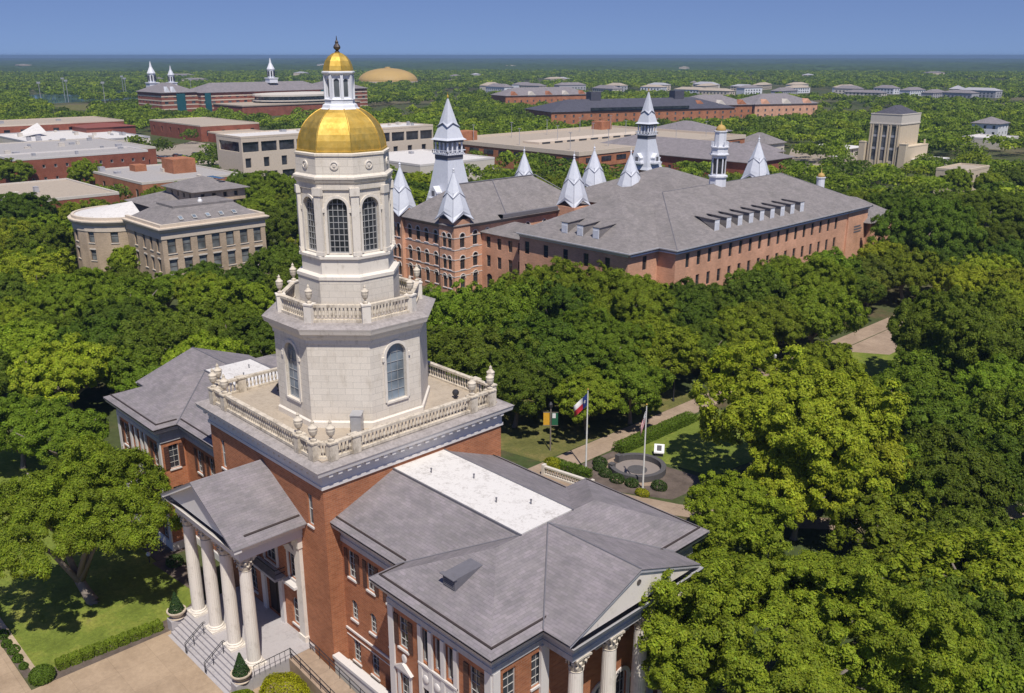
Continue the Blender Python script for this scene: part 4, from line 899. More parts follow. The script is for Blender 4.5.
# ================================================================== helpers for the other buildings
def hip(mb, x0, y0, x1, y1, ze, zr, ov=.8, t=.12, drop=0):
    """hip roof on a rectangle, ridge along the longer side"""
    x0 -= ov; y0 -= ov; x1 += ov; y1 += ov; w, d = x1 - x0, y1 - y0; c = ((x0 + x1) / 2, (y0 + y1) / 2)
    if d >= w: r0, r1 = (c[0], y0 + w / 2, zr), (c[0], y1 - w / 2, zr)
    else: r0, r1 = (x0 + d / 2, c[1], zr), (x1 - d / 2, c[1], zr)
    A, B_, C_, D = (x0, y0, ze), (x1, y0, ze), (x1, y1, ze), (x0, y1, ze)
    if d >= w: F_ = [(A, B_, r0), (B_, C_, r1, r0), (C_, D, r1), (D, A, r0, r1)]
    else: F_ = [(A, B_, r1, r0), (B_, C_, r1), (C_, D, r0, r1), (D, A, r0)]
    for f in F_: mb.slab(list(f), t)
    return r0, r1
def block(par, x0, y0, x1, y1, z0, z1, mat, fx=None, fy=None, style='plain_dark', wall_name='wall', back=True):
    """rectangular walls; fx = openings on the +X face, fy = on the -Y face"""
    wl = MB(); facade(par, wl, (x1, y0, z0), (0, 1), y1 - y0, z1 - z0, fx or [], style); facade(par, wl, (x0, y0, z0), (1, 0), x1 - x0, z1 - z0, fy or [], style)
    panel(wl, (x1, y1, z0), (-1, 0), x1 - x0, z1 - z0, []); panel(wl, (x0, y1, z0), (0, -1), y1 - y0, z1 - z0, [])
    return wl.build(wall_name, mat, par)
def flatroof(par, x0, y0, x1, y1, z, mat='membrane', h=.5, rim='trim', w=.4, name='flat_roof'):
    q = MB(); q.box(x0 + w, y0 + w, z - .3, x1 - w, y1 - w, z + .05); q.build(name, mat, par)
    q = MB(); q.sweep([(x0, y0), (x1, y0), (x1, y1), (x0, y1)], [(.06, z - .25), (.06, z + h), (-w, z + h), (-w, z)]); q.build('parapet', rim, par)
def clutter(par, x0, y0, x1, y1, z, n, seed):
    rg = random.Random(seed)
    for k in range(n):
        x, y = rg.uniform(x0, x1), rg.uniform(y0, y1); w, d, h = rg.uniform(.8, 2.4), rg.uniform(.8, 2.4), rg.uniform(.6, 1.7)
        q = MB(); q.box(-w / 2, -d / 2, 0, w / 2, d / 2, h); q.box(-w / 2 - .05, -d / 2 - .05, h + .002, w / 2 + .05, d / 2 + .05, h + .08); q.lathe([(.3, h + .082), (.3, h + .2), (.12, h + .25)], 8); q.build('roof_unit', rg.choice(['steel', 'trim_grey', 'concrete_white']), par, (x, y, z))
def spire(par, x, y, z, s=1.0, h=10.4, rz=0.0):
    m = MB(); n = 8
    rings = []
    def ring(ra, za, rb_, zb): return [((ra if k % 2 == 0 else rb_) * cos(2 * pi * k / n), (ra if k % 2 == 0 else rb_) * sin(2 * pi * k / n), za if k % 2 == 0 else zb) for k in range(n)]
    def loft(rs):
        v = [p for r in rs for p in r]; f = [(i * n + k, i * n + (k + 1) % n, (i + 1) * n + (k + 1) % n, (i + 1) * n + k) for i in range(len(rs) - 1) for k in range(n)]; m.add(v, f)
    t = h / 10.4
    loft([ring(3.3 * s, 0.0, 2.2 * s, 1.5 * t), ring(2.8 * s, .9 * t, 2.3 * s, 2.1 * t), ring(2.5 * s, 2.0 * t, 2.2 * s, 2.7 * t), ring(1.45 * s, 5.6 * t, 1.4 * s, 5.6 * t)])
    loft([ring(1.85 * s, 4.6 * t, 1.4 * s, 5.6 * t), ring(1.5 * s, 5.3 * t, 1.34 * s, 6.0 * t), ring(.1 * s, 9.6 * t, .09 * s, 9.6 * t)])
    o = m.build('spire', 'spire', par, (x, y, z), rz)
    q = MB()
    for k in range(0, n, 2):        # raised hip ridges and the eaves trim
        a = 2 * pi * k / n; q.tube([(3.3 * s * cos(a), 3.3 * s * sin(a), 0), (2.8 * s * cos(a), 2.8 * s * sin(a), .9 * t), (2.5 * s * cos(a), 2.5 * s * sin(a), 2.0 * t), (1.45 * s * cos(a), 1.45 * s * sin(a), 5.6 * t)], .06, 5)
        for b in (k - 1, k + 1):
            c_ = 2 * pi * b / n; q.tube([(3.3 * s * cos(a), 3.3 * s * sin(a), -.03), (2.25 * s * cos(c_), 2.25 * s * sin(c_), 1.47 * t)], .09, 5); q.tube([(1.87 * s * cos(a), 1.87 * s * sin(a), 4.58 * t), (1.42 * s * cos(c_), 1.42 * s * sin(c_), 5.58 * t)], .07, 5)
    link('spire_trim', q.mesh('spire_trim', 'spire_dark'), o)
    q = MB(); q.lathe([(.2, 9.5 * t), (.24, 9.7 * t), (.1, 9.85 * t), (.26, 10.0 * t), (.26, 10.15 * t), (.06, 10.3 * t), (.02, 11.0 * t)], 8); link('finial', q.mesh('finial', 'white'), o)
    return o
def spire_tower(par, x, y, z, rz=R(0), half=2.75, top=1.85, hs=9.5):
    """flared shaft > gabled dormer, open belfry with columns, pyramid cap"""
    m = MB(); v = []
    for hh, zz in ((half * 1.12, 0), (half, .8), (half * .84, 3.5), (top, hs)): v += [(sx * hh, sy * hh, zz) for sx, sy in ((-1, -1), (1, -1), (1, 1), (-1, 1))]
    m.add(v, [(i * 4 + k, i * 4 + (k + 1) % 4, (i + 1) * 4 + (k + 1) % 4, (i + 1) * 4 + k) for i in range(3) for k in range(4)]); o = m.build('tower_shaft', 'spire', par, (x, y, z), rz)
    q = MB(); q.box(-top * 1.04, -top * 1.04, hs + .002, top * 1.04, top * 1.04, hs + 1.0); link('band', q.mesh('band', 'lead'), o)
    q = MB(); q.box(-top * 1.18, -top * 1.18, hs + 1.002, top * 1.18, top * 1.18, hs + 1.3)
    for sx in (-1, 1):
        for k in range(9): u = -1.2 + k * .3; q.box(u * top - .06, sx * top * 1.2 - .06, hs + 1.3, u * top + .06, sx * top * 1.2 + .06, hs + 1.9); q.box(sx * top * 1.2 - .06, u * top - .06, hs + 1.3, sx * top * 1.2 + .06, u * top + .06, hs + 1.9)
        q.box(-top * 1.25, sx * top * 1.2 - .09, hs + 1.9, top * 1.25, sx * top * 1.2 + .09, hs + 2.05); q.box(sx * top * 1.2 - .09, -top * 1.15, hs + 1.9, sx * top * 1.2 + .09, top * 1.15, hs + 2.05)
    link('belfry_balcony', q.mesh('belfry_balcony', 'white'), o)
    for sx in (-1, -.33, .33, 1):
        for sy in (-1, -.33, .33, 1):
            if abs(sx) < 1 and abs(sy) < 1: continue
            q = MB(); q.lathe([(.27, 0), (.27, .2), (.2, .3), (.2, 2.2), (.3, 2.4)], 8); link('belfry_column', q.mesh('belfry_column', 'white'), o, (sx * top * .95, sy * top * .95, hs + 1.3))
    q = MB(); q.box(-top * .6, -top * .6, hs + 1.3, top * .6, top * .6, hs + 3.7); link('belfry_core', q.mesh('belfry_core', 'trim_grey'), o)
    q = MB(); q.box(-top * 1.1, -top * 1.1, hs + 3.7, top * 1.1, top * 1.1, hs + 4.2); link('belfry_frieze', q.mesh('belfry_frieze', 'lead'), o)
    n = 4; m = MB(); zb = hs + 4.2; v = []
    for hh, zz in ((top * 1.34, 0), (top * 1.08, .45), (top * .62, 3.6)): v += [(sx * hh, sy * hh, zb + zz) for sx, sy in ((-1, -1), (1, -1), (1, 1), (-1, 1))]
    m.add(v, [(3, 2, 1, 0)] + [(i * 4 + k, i * 4 + (k + 1) % 4, (i + 1) * 4 + (k + 1) % 4, (i + 1) * 4 + k) for i in range(2) for k in range(4)])
    v = []; f = []
    r8 = lambda ra, za, rb_, zb_: [((ra if k % 2 == 0 else rb_) * cos(pi / 4 + 2 * pi * k / 8), (ra if k % 2 == 0 else rb_) * sin(pi / 4 + 2 * pi * k / 8), za if k % 2 == 0 else zb_) for k in range(8)]
    rs = [r8(top * 1.18, zb + 2.8, top * .72, zb + 3.7), r8(top * .95, zb + 3.4, top * .66, zb + 4.0), r8(.09, zb + 9.0, .07, zb + 9.0)]
    m.add([p for r in rs for p in r], [(i * 8 + k, i * 8 + (k + 1) % 8, (i + 1) * 8 + (k + 1) % 8, (i + 1) * 8 + k) for i in range(2) for k in range(8)])
    link('spire_cap', m.mesh('spire_cap', 'spire'), o)
    q = MB()
    for k in range(0, 8, 2):
        for b in (-1, 1):
            a0_, a1_ = pi / 4 + 2 * pi * k / 8, pi / 4 + 2 * pi * (k + b) / 8; q.tube([(top * 1.2 * cos(a0_), top * 1.2 * sin(a0_), zb + 2.78), (top * .74 * cos(a1_), top * .74 * sin(a1_), zb + 3.68)], .1, 5)
    link('cap_trim', q.mesh('cap_trim', 'spire_dark'), o)
    q = MB(); q.lathe([(.2, zb + 8.9), (.26, zb + 9.1), (.1, zb + 9.25), (.22, zb + 9.4), (.05, zb + 9.6), (.02, zb + 10.3)], 8); link('finial', q.mesh('finial', 'gold'), o)
    for rz2 in (0, pi / 2):
        q = MB(); w = 1.3; y0 = -half * 1.05; q.add([(-w, y0 - .7, 2.2), (w, y0 - .7, 2.2), (w, y0 - .7, 3.3), (0, y0 - .7, 4.7), (-w, y0 - .7, 3.3), (-w, 0, 2.2), (w, 0, 2.2), (w, 0, 3.3), (0, 0, 4.7), (-w, 0, 3.3)], [(0, 1, 2, 3, 4), (0, 4, 9, 5), (1, 6, 7, 2), (2, 7, 8, 3), (4, 3, 8, 9)])
        q.box(-w * 1.35, y0 - 1.1, 1.7, w * 1.35, y0 + 1.0, 2.19); q.box(-w * 1.1, y0 - .85, 3.2, -w * .98, y0 + .5, 3.5); q.box(w * .98, y0 - .85, 3.2, w * 1.1, y0 + .5, 3.5); d_ = link('gabled_dormer', q.mesh('gabled_dormer', 'white'), o, (0, 0, 0), rz2)
        q = MB(); q.box(-.5, y0 - .74, 2.5, .5, y0 - .703, 3.7); link('louvre', q.mesh('louvre', 'lead'), d_)
    return o

# ================================================================== SPIRED HALL (left, older)
SH = thing('spired_hall', 'salmon brick hall with white arched windows and pale metal spires behind the gold domed tower', 'building')
wl = MB(); zrow = [(1.4, 4.2), (5.2, 8.0), (9.6, 12.5)]
ow = lambda xs: [o for z0, z1 in zrow for o in wins(xs, z0, z1, 1.25, True)]
X0, Y0, X1, Y1, EH = -91, 74.3, -74.8, 112, 14.0
facade(SH, wl, (X0, Y0, 0), (1, 0), 12.4, EH, ow((1.8, 4.6, 7.4, 10.4)), 'old')
facade(SH, wl, (X0 + 12.4, Y0 - .7, 0), (1, 0), 4.6, EH + 1.2, [o for z0, z1 in zrow for o in wins((1.5, 3.1), z0, z1, 1.15, True)], 'old')
facade(SH, wl, (X0 + 17.0, Y0 - .7, 0), (0, 1), 4.2, EH + 1.2, [o for z0, z1 in zrow for o in wins((2.1,), z0, z1, 1.25, True)], 'old')
panel(wl, (X0 + 12.4, Y0, 0), (0, -1), .7, EH + 1.2, []); panel(wl, (X0 + 17, Y0 + 3.5, 0), (-1, 0), 3, EH + 1.2, [])
facade(SH, wl, (X1, Y0 + 3.5, 0), (0, 1), 34, EH, ow((2.0, 5.4)) + [o for o in wins((11.5, 14.2, 16.9, 22, 25, 28), 9.9, 12.3, 1.2, True)], 'old')
panel(wl, (X1, Y1, 0), (-1, 0), 16.2, EH, []); panel(wl, (X0, Y1, 0), (0, -1), Y1 - Y0, EH, [])
facade(SH, wl, (X0 - 4, Y0 - .8, 0), (1, 0), 4.2, EH + 1, [o for z0, z1 in zrow for o in wins((1.4, 3.0), z0, z1, 1.1, True)], 'old'); panel(wl, (X0 + .2, Y0 - .8, 0), (0, 1), .8, EH + 1, []); panel(wl, (X0 - 4, Y0 + 8, 0), (0, -1), 8.8, EH + 1, [])
wl.build('brick_wall', 'brick_pink', SH)
q = MB()
for z in (12.0 - .45, 7.6 - .35, 4.9, 9.2, 4.2 - .4): 
    q.box(X0, Y0 - .06, z, X0 + 12.39, Y0 - .002, z + .14); q.box(X0 + 12.4, Y0 - .76, z, X0 + 17.06, Y0 - .702, z + .14); q.box(X0 + 17.002, Y0 - .7, z, X0 + 17.06, Y0 + 3.5, z + .14); q.box(X1 + .002, Y0 + 3.6, z, X1 + .06, Y0 + 9, z + .14)
q.build('string_course', 'trim', SH)
q = MB(); q.sweep([(X0, Y0), (X0 + 12.39, Y0)], [(0, 13.2), (.5, 13.7), (.7, 14.0), (.85, 14.12)], False); q.sweep([(X1, Y0 + 4), (X1, Y1), (X0, Y1), (X0, Y0)], [(0, 13.2), (.5, 13.7), (.7, 14.0), (.85, 14.12)], False); q.build('cornice', 'lead', SH)
q = MB(); hip(q, X0, Y0, X1, Y1, 14.1, 20.6, 1.0); q.build('roof', 'shingle_brown', SH)
q = MB(); q.tube([((X0 + X1) / 2, Y0 + 7.1, 20.7), ((X0 + X1) / 2, Y1 - 7.1, 20.7)], .14, 6); q.tube([((X0 + X1) / 2, Y0 + 7.1, 20.7), (X1 + .9, Y0 - .9, 14.2)], .12, 6); q.tube([((X0 + X1) / 2, Y1 - 7.1, 20.7), (X1 + .9, Y1 + .9, 14.2)], .12, 6); q.tube([(-82.9, 92, 20.66), (X1 + .8, 88, 14.3)], .12, 6); q.build('roof_flashing', 'lead', SH)
q = MB(); q.box(X1 - 2, 86, 13.9, X1 + 1.0, 86.6, 14.9); q.box(X1 + .2, 86, 14.2, X1 + 1.0, 103, 14.9); q.build('roof_gutter', 'lead', SH)
spire(SH, X0 + 14.7, Y0 + 1.4, 14.9, 1.2, 10.2, R(45)); spire(SH, X0 - 2.2, Y0 + 1.0, 14.2, 1.2, 10.6, R(45)); spire(SH, -91.4, 109.9, 14.6, 1.2, 10.8, R(45)); spire(SH, -72.6, 106.5, 14.6, 1.2, 11.3, R(45))
q = MB(); q.box(-75.5, 103.6, 0, -69.7, 109.4, 14.9); q.build('corner_turret', 'brick_pink', SH); wq = MB(); facade(SH, wq, (-69.69, 103.6, 9), (0, 1), 5.8, 5.5, wins((1.8, 4.0), .8, 3.4, 1.1, True), 'old'); wq.build('turret_face', 'brick_pink', SH)
spire_tower(SH, -97.4, 92.2, 13.6, 0, 3.9, 2.15, 10.4)
q = MB(); q.box(-101, 88.6, 0, -93.8, 95.8, 13.6); q.build('tower_base', 'brick_pink', SH)

# ================================================================== LONG HALL (right)
LH = thing('long_hall', 'long salmon brick hall with grey hip roof, nine white dormers and a white cupola', 'building')
wl = MB(); lx, ly0, ly1 = -31.0, 87.6, 150.0
n = 17; xs = [3.6 + (145.1 - 91.2) / (n - 1) * k for k in range(n)]
facade(LH, wl, (lx, ly0, 0), (0, 1), ly1 - ly0, 14, wins(xs, 10.15, 12.75, 1.1) + wins(xs, 6.0, 8.4, 1.1) + wins(xs[::2], 1.6, 4.4, 1.3, True), 'plain_dark')
panel(wl, (lx, ly1, 0), (1, 0), .35, 14, []); panel(wl, (lx + .35, ly1, 0), (0, 1), 9.0, 14, []); panel(wl, (lx + .35, ly1 + 9, 0), (-1, 0), 29, 14, []); panel(wl, (lx - 28.5, ly1 + 9, 0), (0, -1), 72, 14, [])
facade(LH, wl, (-34.9, ly0, 0), (1, 0), 3.9, 14, [], 'plain_dark')
facade(LH, wl, (-34.9, 79.4, 0), (0, 1), 8.2, 14, wins((4.6,), 10.2, 12.7, 1.2) + wins((4.6,), 5.8, 8.2, 1.2), 'plain_dark')
facade(LH, wl, (-61.5, 79.4, 0), (1, 0), 26.6, 14, wins((2, 7, 12, 17, 22), 10.0, 12.4, 1.2) + wins((2, 7, 12, 17, 22), 5.4, 8, 1.2), 'plain_dark')
facade(LH, wl, (-74.79, 81.6, 0), (1, 0), 13.3, 11.9, wins((2, 5.2, 8.4, 11.2), 8.9, 11.2, 1.2) + wins((2, 5.2, 8.4, 11.2), 5.0, 7.4, 1.2) + wins((2.2, 5.6), .4, 3.6, 1.7, True), 'plain_dark'); panel(wl, (-61.5, 106, 0), (0, -1), 26.6, 14, [])
wl.build('brick_wall', 'brick_pink', LH)
q = MB(); cpr = [(0, 13.1), (.1, 13.15), (.25, 13.5), (.7, 13.65), (.85, 13.9)]
q.sweep([(-61.5, 79.4), (-34.9, 79.4), (-34.9, ly0), (lx, ly0), (lx, ly1), (lx + .35, ly1), (lx + .35, ly1 + 9), (-59.5, ly1 + 9)], cpr, False); q.build('cornice', 'trim', LH)
q = MB(); q.sweep([(-61.5, 79.4), (-34.9, 79.4), (-34.9, ly0), (lx, ly0), (lx, ly1 + 9)], [(.86, 13.78), (.98, 13.8), (.98, 14.0), (.86, 14.02)], False); q.build('gutter', 'trim_grey', LH)
q = MB(); q.sweep([(-34.9, 79.4), (-34.9, ly0), (lx, ly0), (lx, ly1 + 9)], [(.3, 13.2), (.62, 13.2), (.62, 13.42), (.3, 13.42)], False); q.build('eaves_band', 'white', LH)
q = MB(); hip(q, -59.5, ly0, lx + .1, ly1 + 9, 14, 21, .85); hip(q, -61.5, 79.4, -34.9, 106, 14.0, 21.05, .85); hip(q, -74.7, 81.6, -60, 91, 12.0, 14.0, .5); hip(q, -88, 118, -52, 152, 14, 21, .85); q.build('roof', 'shingle_brown', LH)
q = MB(); q.box(-87.8, 118.3, 0, -52.3, 151.6, 13.9); q.build('rear_wall', 'brick_pink', LH)
q = MB(); q.tube([(-45.2, 101.8, 21.0), (lx + .9, ly0 - .8, 14.0)], .07, 6); q.tube([(-45.2, 101.8, 21.0), (-45.2, 145, 21.0)], .07, 6); q.tube([(-45.2, 145, 21.0), (lx + .9, ly1 + 9.8, 14.0)], .07, 6); q.build('roof_flashing', 'lead', LH)
def dormer(par, x, y, z, rz, w=1.45, h=2.05, dep=4.1):
    q = MB(); q.add([(-w / 2, 0, 0), (w / 2, 0, 0), (w / 2, 0, h), (-w / 2, 0, h), (-w / 2, dep, h + .25), (w / 2, dep, h + .25)], [(0, 1, 2, 3), (0, 3, 4), (1, 5, 2)]); o = q.build('dormer', 'shingle_brown', par, (x, y, z), rz)
    q = MB(); q.slab([(-w / 2 - .15, -.12, h + .02), (w / 2 + .15, -.12, h + .02), (w / 2 + .25, dep + .3, h + .32), (-w / 2 - .25, dep + .3, h + .32)], .1); link('dormer_roof', q.mesh('dormer_roof', 'shingle_brown'), o)
    q = MB(); q.box(-w / 2, -.06, .0, w / 2, -.003, h - .1); [q.box(-w / 2 + .12, -.09, .15 + k * .2, w / 2 - .12, -.062, .28 + k * .2) for k in range(7)]; link('louvre', q.mesh('louvre', 'white'), o)
for k in range(9): dormer(LH, -32.7, 102.2 + k * 3.83, 15.2, R(90))
for x in (-51.0, -47.2, -43.4): dormer(LH, x, 80.7, 15.0, 0)
# cupola on the ridge
cu = MB(); cu.lathe([(1.6 * OR, 0), (1.6 * OR, 2.6)], 8, (0, 0, 0), pi / 8); cu.lathe([(1.85 * OR, 2.3), (1.85 * OR, 2.6), (1.5 * OR, 2.62)], 8, (0, 0, 0), pi / 8); CU = cu.build('cupola', 'white', LH, (-45.4, 120.5, 20.0))
cw = MB()
pts = octa(1.4); L = 2 * 1.4 * math.tan(pi / 8)
for k in range(8):
    a, b = np.array(pts[k - 1]), np.array(pts[k]); u = (b - a) / L; ang = math.atan2(u[1], u[0]); panel(cw, (a[0], a[1], 2.6), tuple(u), L, 4.0, wins((L / 2,), .35, 3.5, .85), .15)
    m_ = win_meshes(.85, 3.15, False, 'plain_dark'); xc = a + u * (L / 2); w_ = link('louvre_window', m_[0][1], CU, (xc[0], xc[1], 2.95), ang); link('window_frame', m_[1][1], w_)
link('louvre_stage', cw.mesh('louvre_stage', 'white'), CU)
q = MB(); q.lathe([(1.7 * OR, 6.6), (1.85 * OR, 6.75), (1.85 * OR, 6.95), (1.55 * OR, 7.0), (1.55 * OR, 8.1), (1.75 * OR, 8.2), (1.75 * OR, 8.4), (.9, 8.45)], 8, (0, 0, 0), pi / 8)
for k in range(8): a = pi / 8 + k * pi / 4; q.box(1.6 * cos(a) - .12, 1.6 * sin(a) - .12, 8.4, 1.6 * cos(a) + .12, 1.6 * sin(a) + .12, 9.4)
link('cupola_cornice', q.mesh('cupola_cornice', 'white'), CU)
q = MB(); q.lathe([(1.1 * OR, 8.4), (1.1 * OR, 11.2), (1.25 * OR, 11.3), (1.25 * OR, 11.5), (.9, 11.55)], 8, (0, 0, 0), pi / 8); link('upper_stage', q.mesh('upper_stage', 'white'), CU)
q = MB(); q.smooth = True; q.lathe([(1.05, 11.5), (1.0, 11.9), (.8, 12.3), (.45, 12.6), (.1, 12.72), (.04, 13.4)], 16); link('gold_dome', q.mesh('gold_dome', 'gold_matte'), CU)
q = MB(); q.lathe([(.9, 0), (.9, 3.2), (1.05, 3.3), (1.05, 3.5), (.8, 3.52)], 12); c2 = q.build('roof_turret', 'white', LH, (-40.5, 154.5, 16.2)); q = MB(); q.smooth = True; q.lathe([(.85, 3.5), (.8, 3.9), (.5, 4.3), (.1, 4.5), (.03, 5.4)], 12); link('gold_dome', q.mesh('gold_dome', 'gold_matte'), c2)
spire(LH, -74, 127.5, 14.8, 1.25, 10.4, R(45)); spire(LH, -84.3, 126.4, 14.8, 1.25, 10.6, R(45)); spire(LH, -61.6, 161.7, 16.2, 1.25, 10.6, R(45)); spire_tower(LH, -105.9, 173.8, 14.5, 0, 3.3, 1.85, 8.6)
q = MB(); [q.box(a - 2.6, b - 2.6, 0, a + 2.6, b + 2.6, 15.0) for a, b in ((-74, 127.5), (-84.3, 126.4), (-61.6, 161.7), (-105.9, 173.8))]; q.build('corner_turret', 'brick_pink', LH)
q = MB(); q.box(-56, 159.02, 0, -29.6, 172, 10.2); q.build('end_wing', 'brick_pink', LH); q = MB(); hip(q, -56, 158, -29.6, 172, 10.2, 14.5, .7); q.build('end_wing_roof', 'shingle_brown', LH)
q = MB(); [q.box(lx + .352, ly1 + 3.0, z, lx + .40, ly1 + 3 + w, z + .32) for z, w in ((9.6, 3.0), (9.0, 3.6), (8.4, 3.3))]; q.build('wall_sign', 'lead', LH)  # dark bars standing in for the illegible lines of a wall sign

# ================================================================== TAN STONE HALL (left middle)
TH = thing('tan_stone_hall', 'tan brick hall with rounded end, white window trim and brown hip roof', 'building')
wl = MB(); tx, ty0, ty1, TE = -113.8, 32.0, 54.5, 13.4
xs = [1.9 + k * 3.12 for k in range(7)]
facade(TH, wl, (tx, ty0, 0), (0, 1), ty1 - ty0, TE, wins(xs, 8.4, 11.6, 1.75) + wins(xs, 4.3, 7.2, 1.7) + wins(xs, .8, 3.2, 1.6), 'tan')
facade(TH, wl, (-131, ty0, 0), (1, 0), 131 + tx, TE, wins((4.2, 8.4, 11.8, 15.0), 8.6, 11.6, 1.3) + wins((4.2, 8.4, 11.8, 15.0), 4.6, 7.2, 1.3), 'tan')
panel(wl, (tx, ty1, 0), (-1, 0), 131 + tx, TE, [])
wl.build('wall', 'brick_tan', TH)
rc = (-141.0, 35.0); RAD = 10.0; wl = MB(); KS = 13
arc = [(rc[0] + RAD * cos(R(5) - R(190) * k / KS), rc[1] + RAD * sin(R(5) - R(190) * k / KS)) for k in range(KS + 1)][::-1]
for k in range(KS):
    a, b = np.array(arc[k]), np.array(arc[k + 1]); L = np.linalg.norm(b - a); u = (b - a) / L
    facade(TH, wl, (a[0], a[1], 0), tuple(u), L, TE - .6, (wins((L / 2,), 8.4, 11.2, 1.5) + wins((L / 2,), 4.6, 6.9, 1.4)) if k % 2 == 0 else [], 'tan')
wl.build('apse_wall', 'brick_tan', TH)
prf = lambda e: [(.02, e - 2.1), (.12, e - 2.0), (.12, e - .7), (.5, e - .5), (.8, e), (.8, e + .25), (.1, e + .3), (.1, e + .9), (-.5, e + .9), (-.5, e + .1)]
q = MB(); q.sweep([(-131, ty0), (tx, ty0), (tx, ty1), (-131, ty1)], prf(TE), False); q.build('cornice', 'concrete', TH)
q = MB(); q.sweep(arc, prf(TE - .6), False); q.build('apse_cornice', 'concrete', TH)
q = MB(); n_ = len(arc); q.add([(*p, TE + .1) for p in [(rc[0] + (x - rc[0]) * .95, rc[1] + (y - rc[1]) * .95) for x, y in arc]] + [(rc[0] + 1.5, rc[1] + 2, TE + 2.3)], [(k, k + 1, n_) for k in range(n_ - 1)]); q.build('apse_roof', 'membrane', TH)
# mansard-like roof with flat top
q = MB(); a = [(-131, ty0 + .6), (tx - .6, ty0 + .6), (tx - .6, ty1 - .6), (-131, ty1 - .6)]; b = [(-127, ty0 + 5.2), (tx - 5.2, ty0 + 5.2), (tx - 5.2, ty1 - 4), (-127, ty1 - 4)]
for k in range(4): q.slab([(*a[k], TE + .4), (*a[(k + 1) % 4], TE + .4), (*b[(k + 1) % 4], TE + 3.0), (*b[k], TE + 3.0)], .1)
q.build('roof', 'shingle_brown', TH)
q = MB(); q.prism([(x, y) for x, y in b], TE + 2.9, TE + 3.45); q.build('roof_deck', 'shingle_brown', TH)
for k in range(5):
    q = MB(); z = TE + 1.3; q.add([(-.45, -.6, 0), (.45, -.6, 0), (.45, .35, .55), (-.45, .35, .55), (-.45, -.6, -.15), (.45, -.6, -.15)], [(0, 1, 2, 3), (4, 5, 1, 0)]); o = q.build('skylight_frame', 'frame', TH, (tx - 2.2, ty0 + 5.2 + k * 2.9, z), R(90)); q = MB(); q.poly((-.34, -.5, .08), (.34, -.5, .08), (.34, .25, .51), (-.34, .25, .51)); link('skylight', q.mesh('skylight', 'glass_blue'), o)
q = MB(); q.lathe([(.5, 0), (.5, .3), (.3, .6), (.3, .9)], 10); q.build('roof_vent', 'pole', TH, (-121, 44, TE + 3.45))
q = MB(); q.box(-150, 40, 0, -133, 58, 14.5); q.build('rear_wall', 'brick_tan', TH); q = MB(); hip(q, -150, 40, -133, 58, 14.5, 17.3, .5); q.build('rear_roof', 'shingle_brown', TH)
q = MB(); wq = MB(); facade(TH, wq, (-128, 46, TE + 2), (0, 1), 12, 2.6, wins((2, 4.6, 7.2, 9.8), .9, 1.9, .9), 'bare'); facade(TH, wq, (-142, 46, TE + 2), (1, 0), 14, 2.6, wins((3, 6, 9, 12), .9, 1.9, .9), 'bare'); panel(wq, (-128, 58, TE + 2), (-1, 0), 14, 2.6, []); panel(wq, (-142, 58, TE + 2), (0, -1), 12, 2.6, []); wq.build('lantern_wall', 'brick_tan', TH); hip(q, -142, 46, -128, 58, TE + 4.6, TE + 6.8, .9); q.build('lantern_roof', 'shingle_brown', TH)
q = MB(); q.poly((-137.0, 48.1, TE + 5.37 + .2), (-129.8, 48.1, TE + 5.37 + .2), (-131.5, 51.2, TE + 6.62 + .1), (-137.0, 51.2, TE + 6.62 + .1)) if False else [q.box(-136 + k * 1.05, 53.1, TE + 6.55, -135.3 + k * 1.05, 54.6, TE + 6.62) for k in range(6)]; q.build('solar_panel', 'blue_roof', TH)

# ================================================================== buildings beyond (left)
def simple(name, label, cat, x0, y0, x1, y1, h, mat, roof='membrane', rim='trim', fx=None, fy=None, style='bare', group=None, units=0, seed=0, par_h=.5):
    t = thing(name, label, cat, ((x0 + x1) / 2, (y0 + y1) / 2, 0), 0, group); cx, cy = t.location[0], t.location[1]
    block(t, x0 - cx, y0 - cy, x1 - cx, y1 - cy, 0, h, mat, fx, fy, style); flatroof(t, x0 - cx, y0 - cy, x1 - cx, y1 - cy, h, roof, par_h, rim)
    if units: clutter(t, x0 - cx + 2, y0 - cy + 2, x1 - cx - 3, y1 - cy - 3, h + .05, units, seed)
    return t
LW = lambda L, n_, z0, z1, w: wins([L * (k + .5) / n_ for k in range(n_)], z0, z1, w)
CB = simple('concrete_office', 'tan concrete office block with dark recessed window bands behind the gold dome', 'building', -279, 126, -259, 218, 16.6, 'concrete', 'membrane', 'concrete',
    LW(92, 12, 11.2, 14.9, 6.7) + [o for k in range(12) for o in wins((92 * (k + .3) / 12,), 5.4, 9.0, 2.4)] + LW(92, 12, .8, 3.6, 5.5), wins((10,), 11.2, 14.9, 16), 'bare', None, 14, 5)
simple('brick_block', 'long dark red brick block with rows of small square windows and a white roof', 'building', -312, 56, -292, 104, 11, 'brick_dark', 'membrane_grey', 'trim', LW(48, 12, 7.6, 8.8, 1.0) + LW(48, 12, 3.2, 4.4, 1.0), None, 'white_trim', None, 3, 8)
simple('brick_block', 'white roofed low building behind the long dark red brick block', 'building', -380, 55, -318, 118, 9.5, 'brick_dark', 'membrane_grey', 'concrete_white', LW(63, 8, 3, 5, 2), None, 'bare', None, 12, 9)
simple('brick_block', 'low building with pale flat roof left of the tan stone hall', 'building', -245, 30, -203, 58, 8.6, 'brick_dark', 'membrane_tan', 'concrete_white', LW(28, 4, 2, 5, 3), LW(42, 5, 2, 5, 3), 'bare', None, 4, 10)
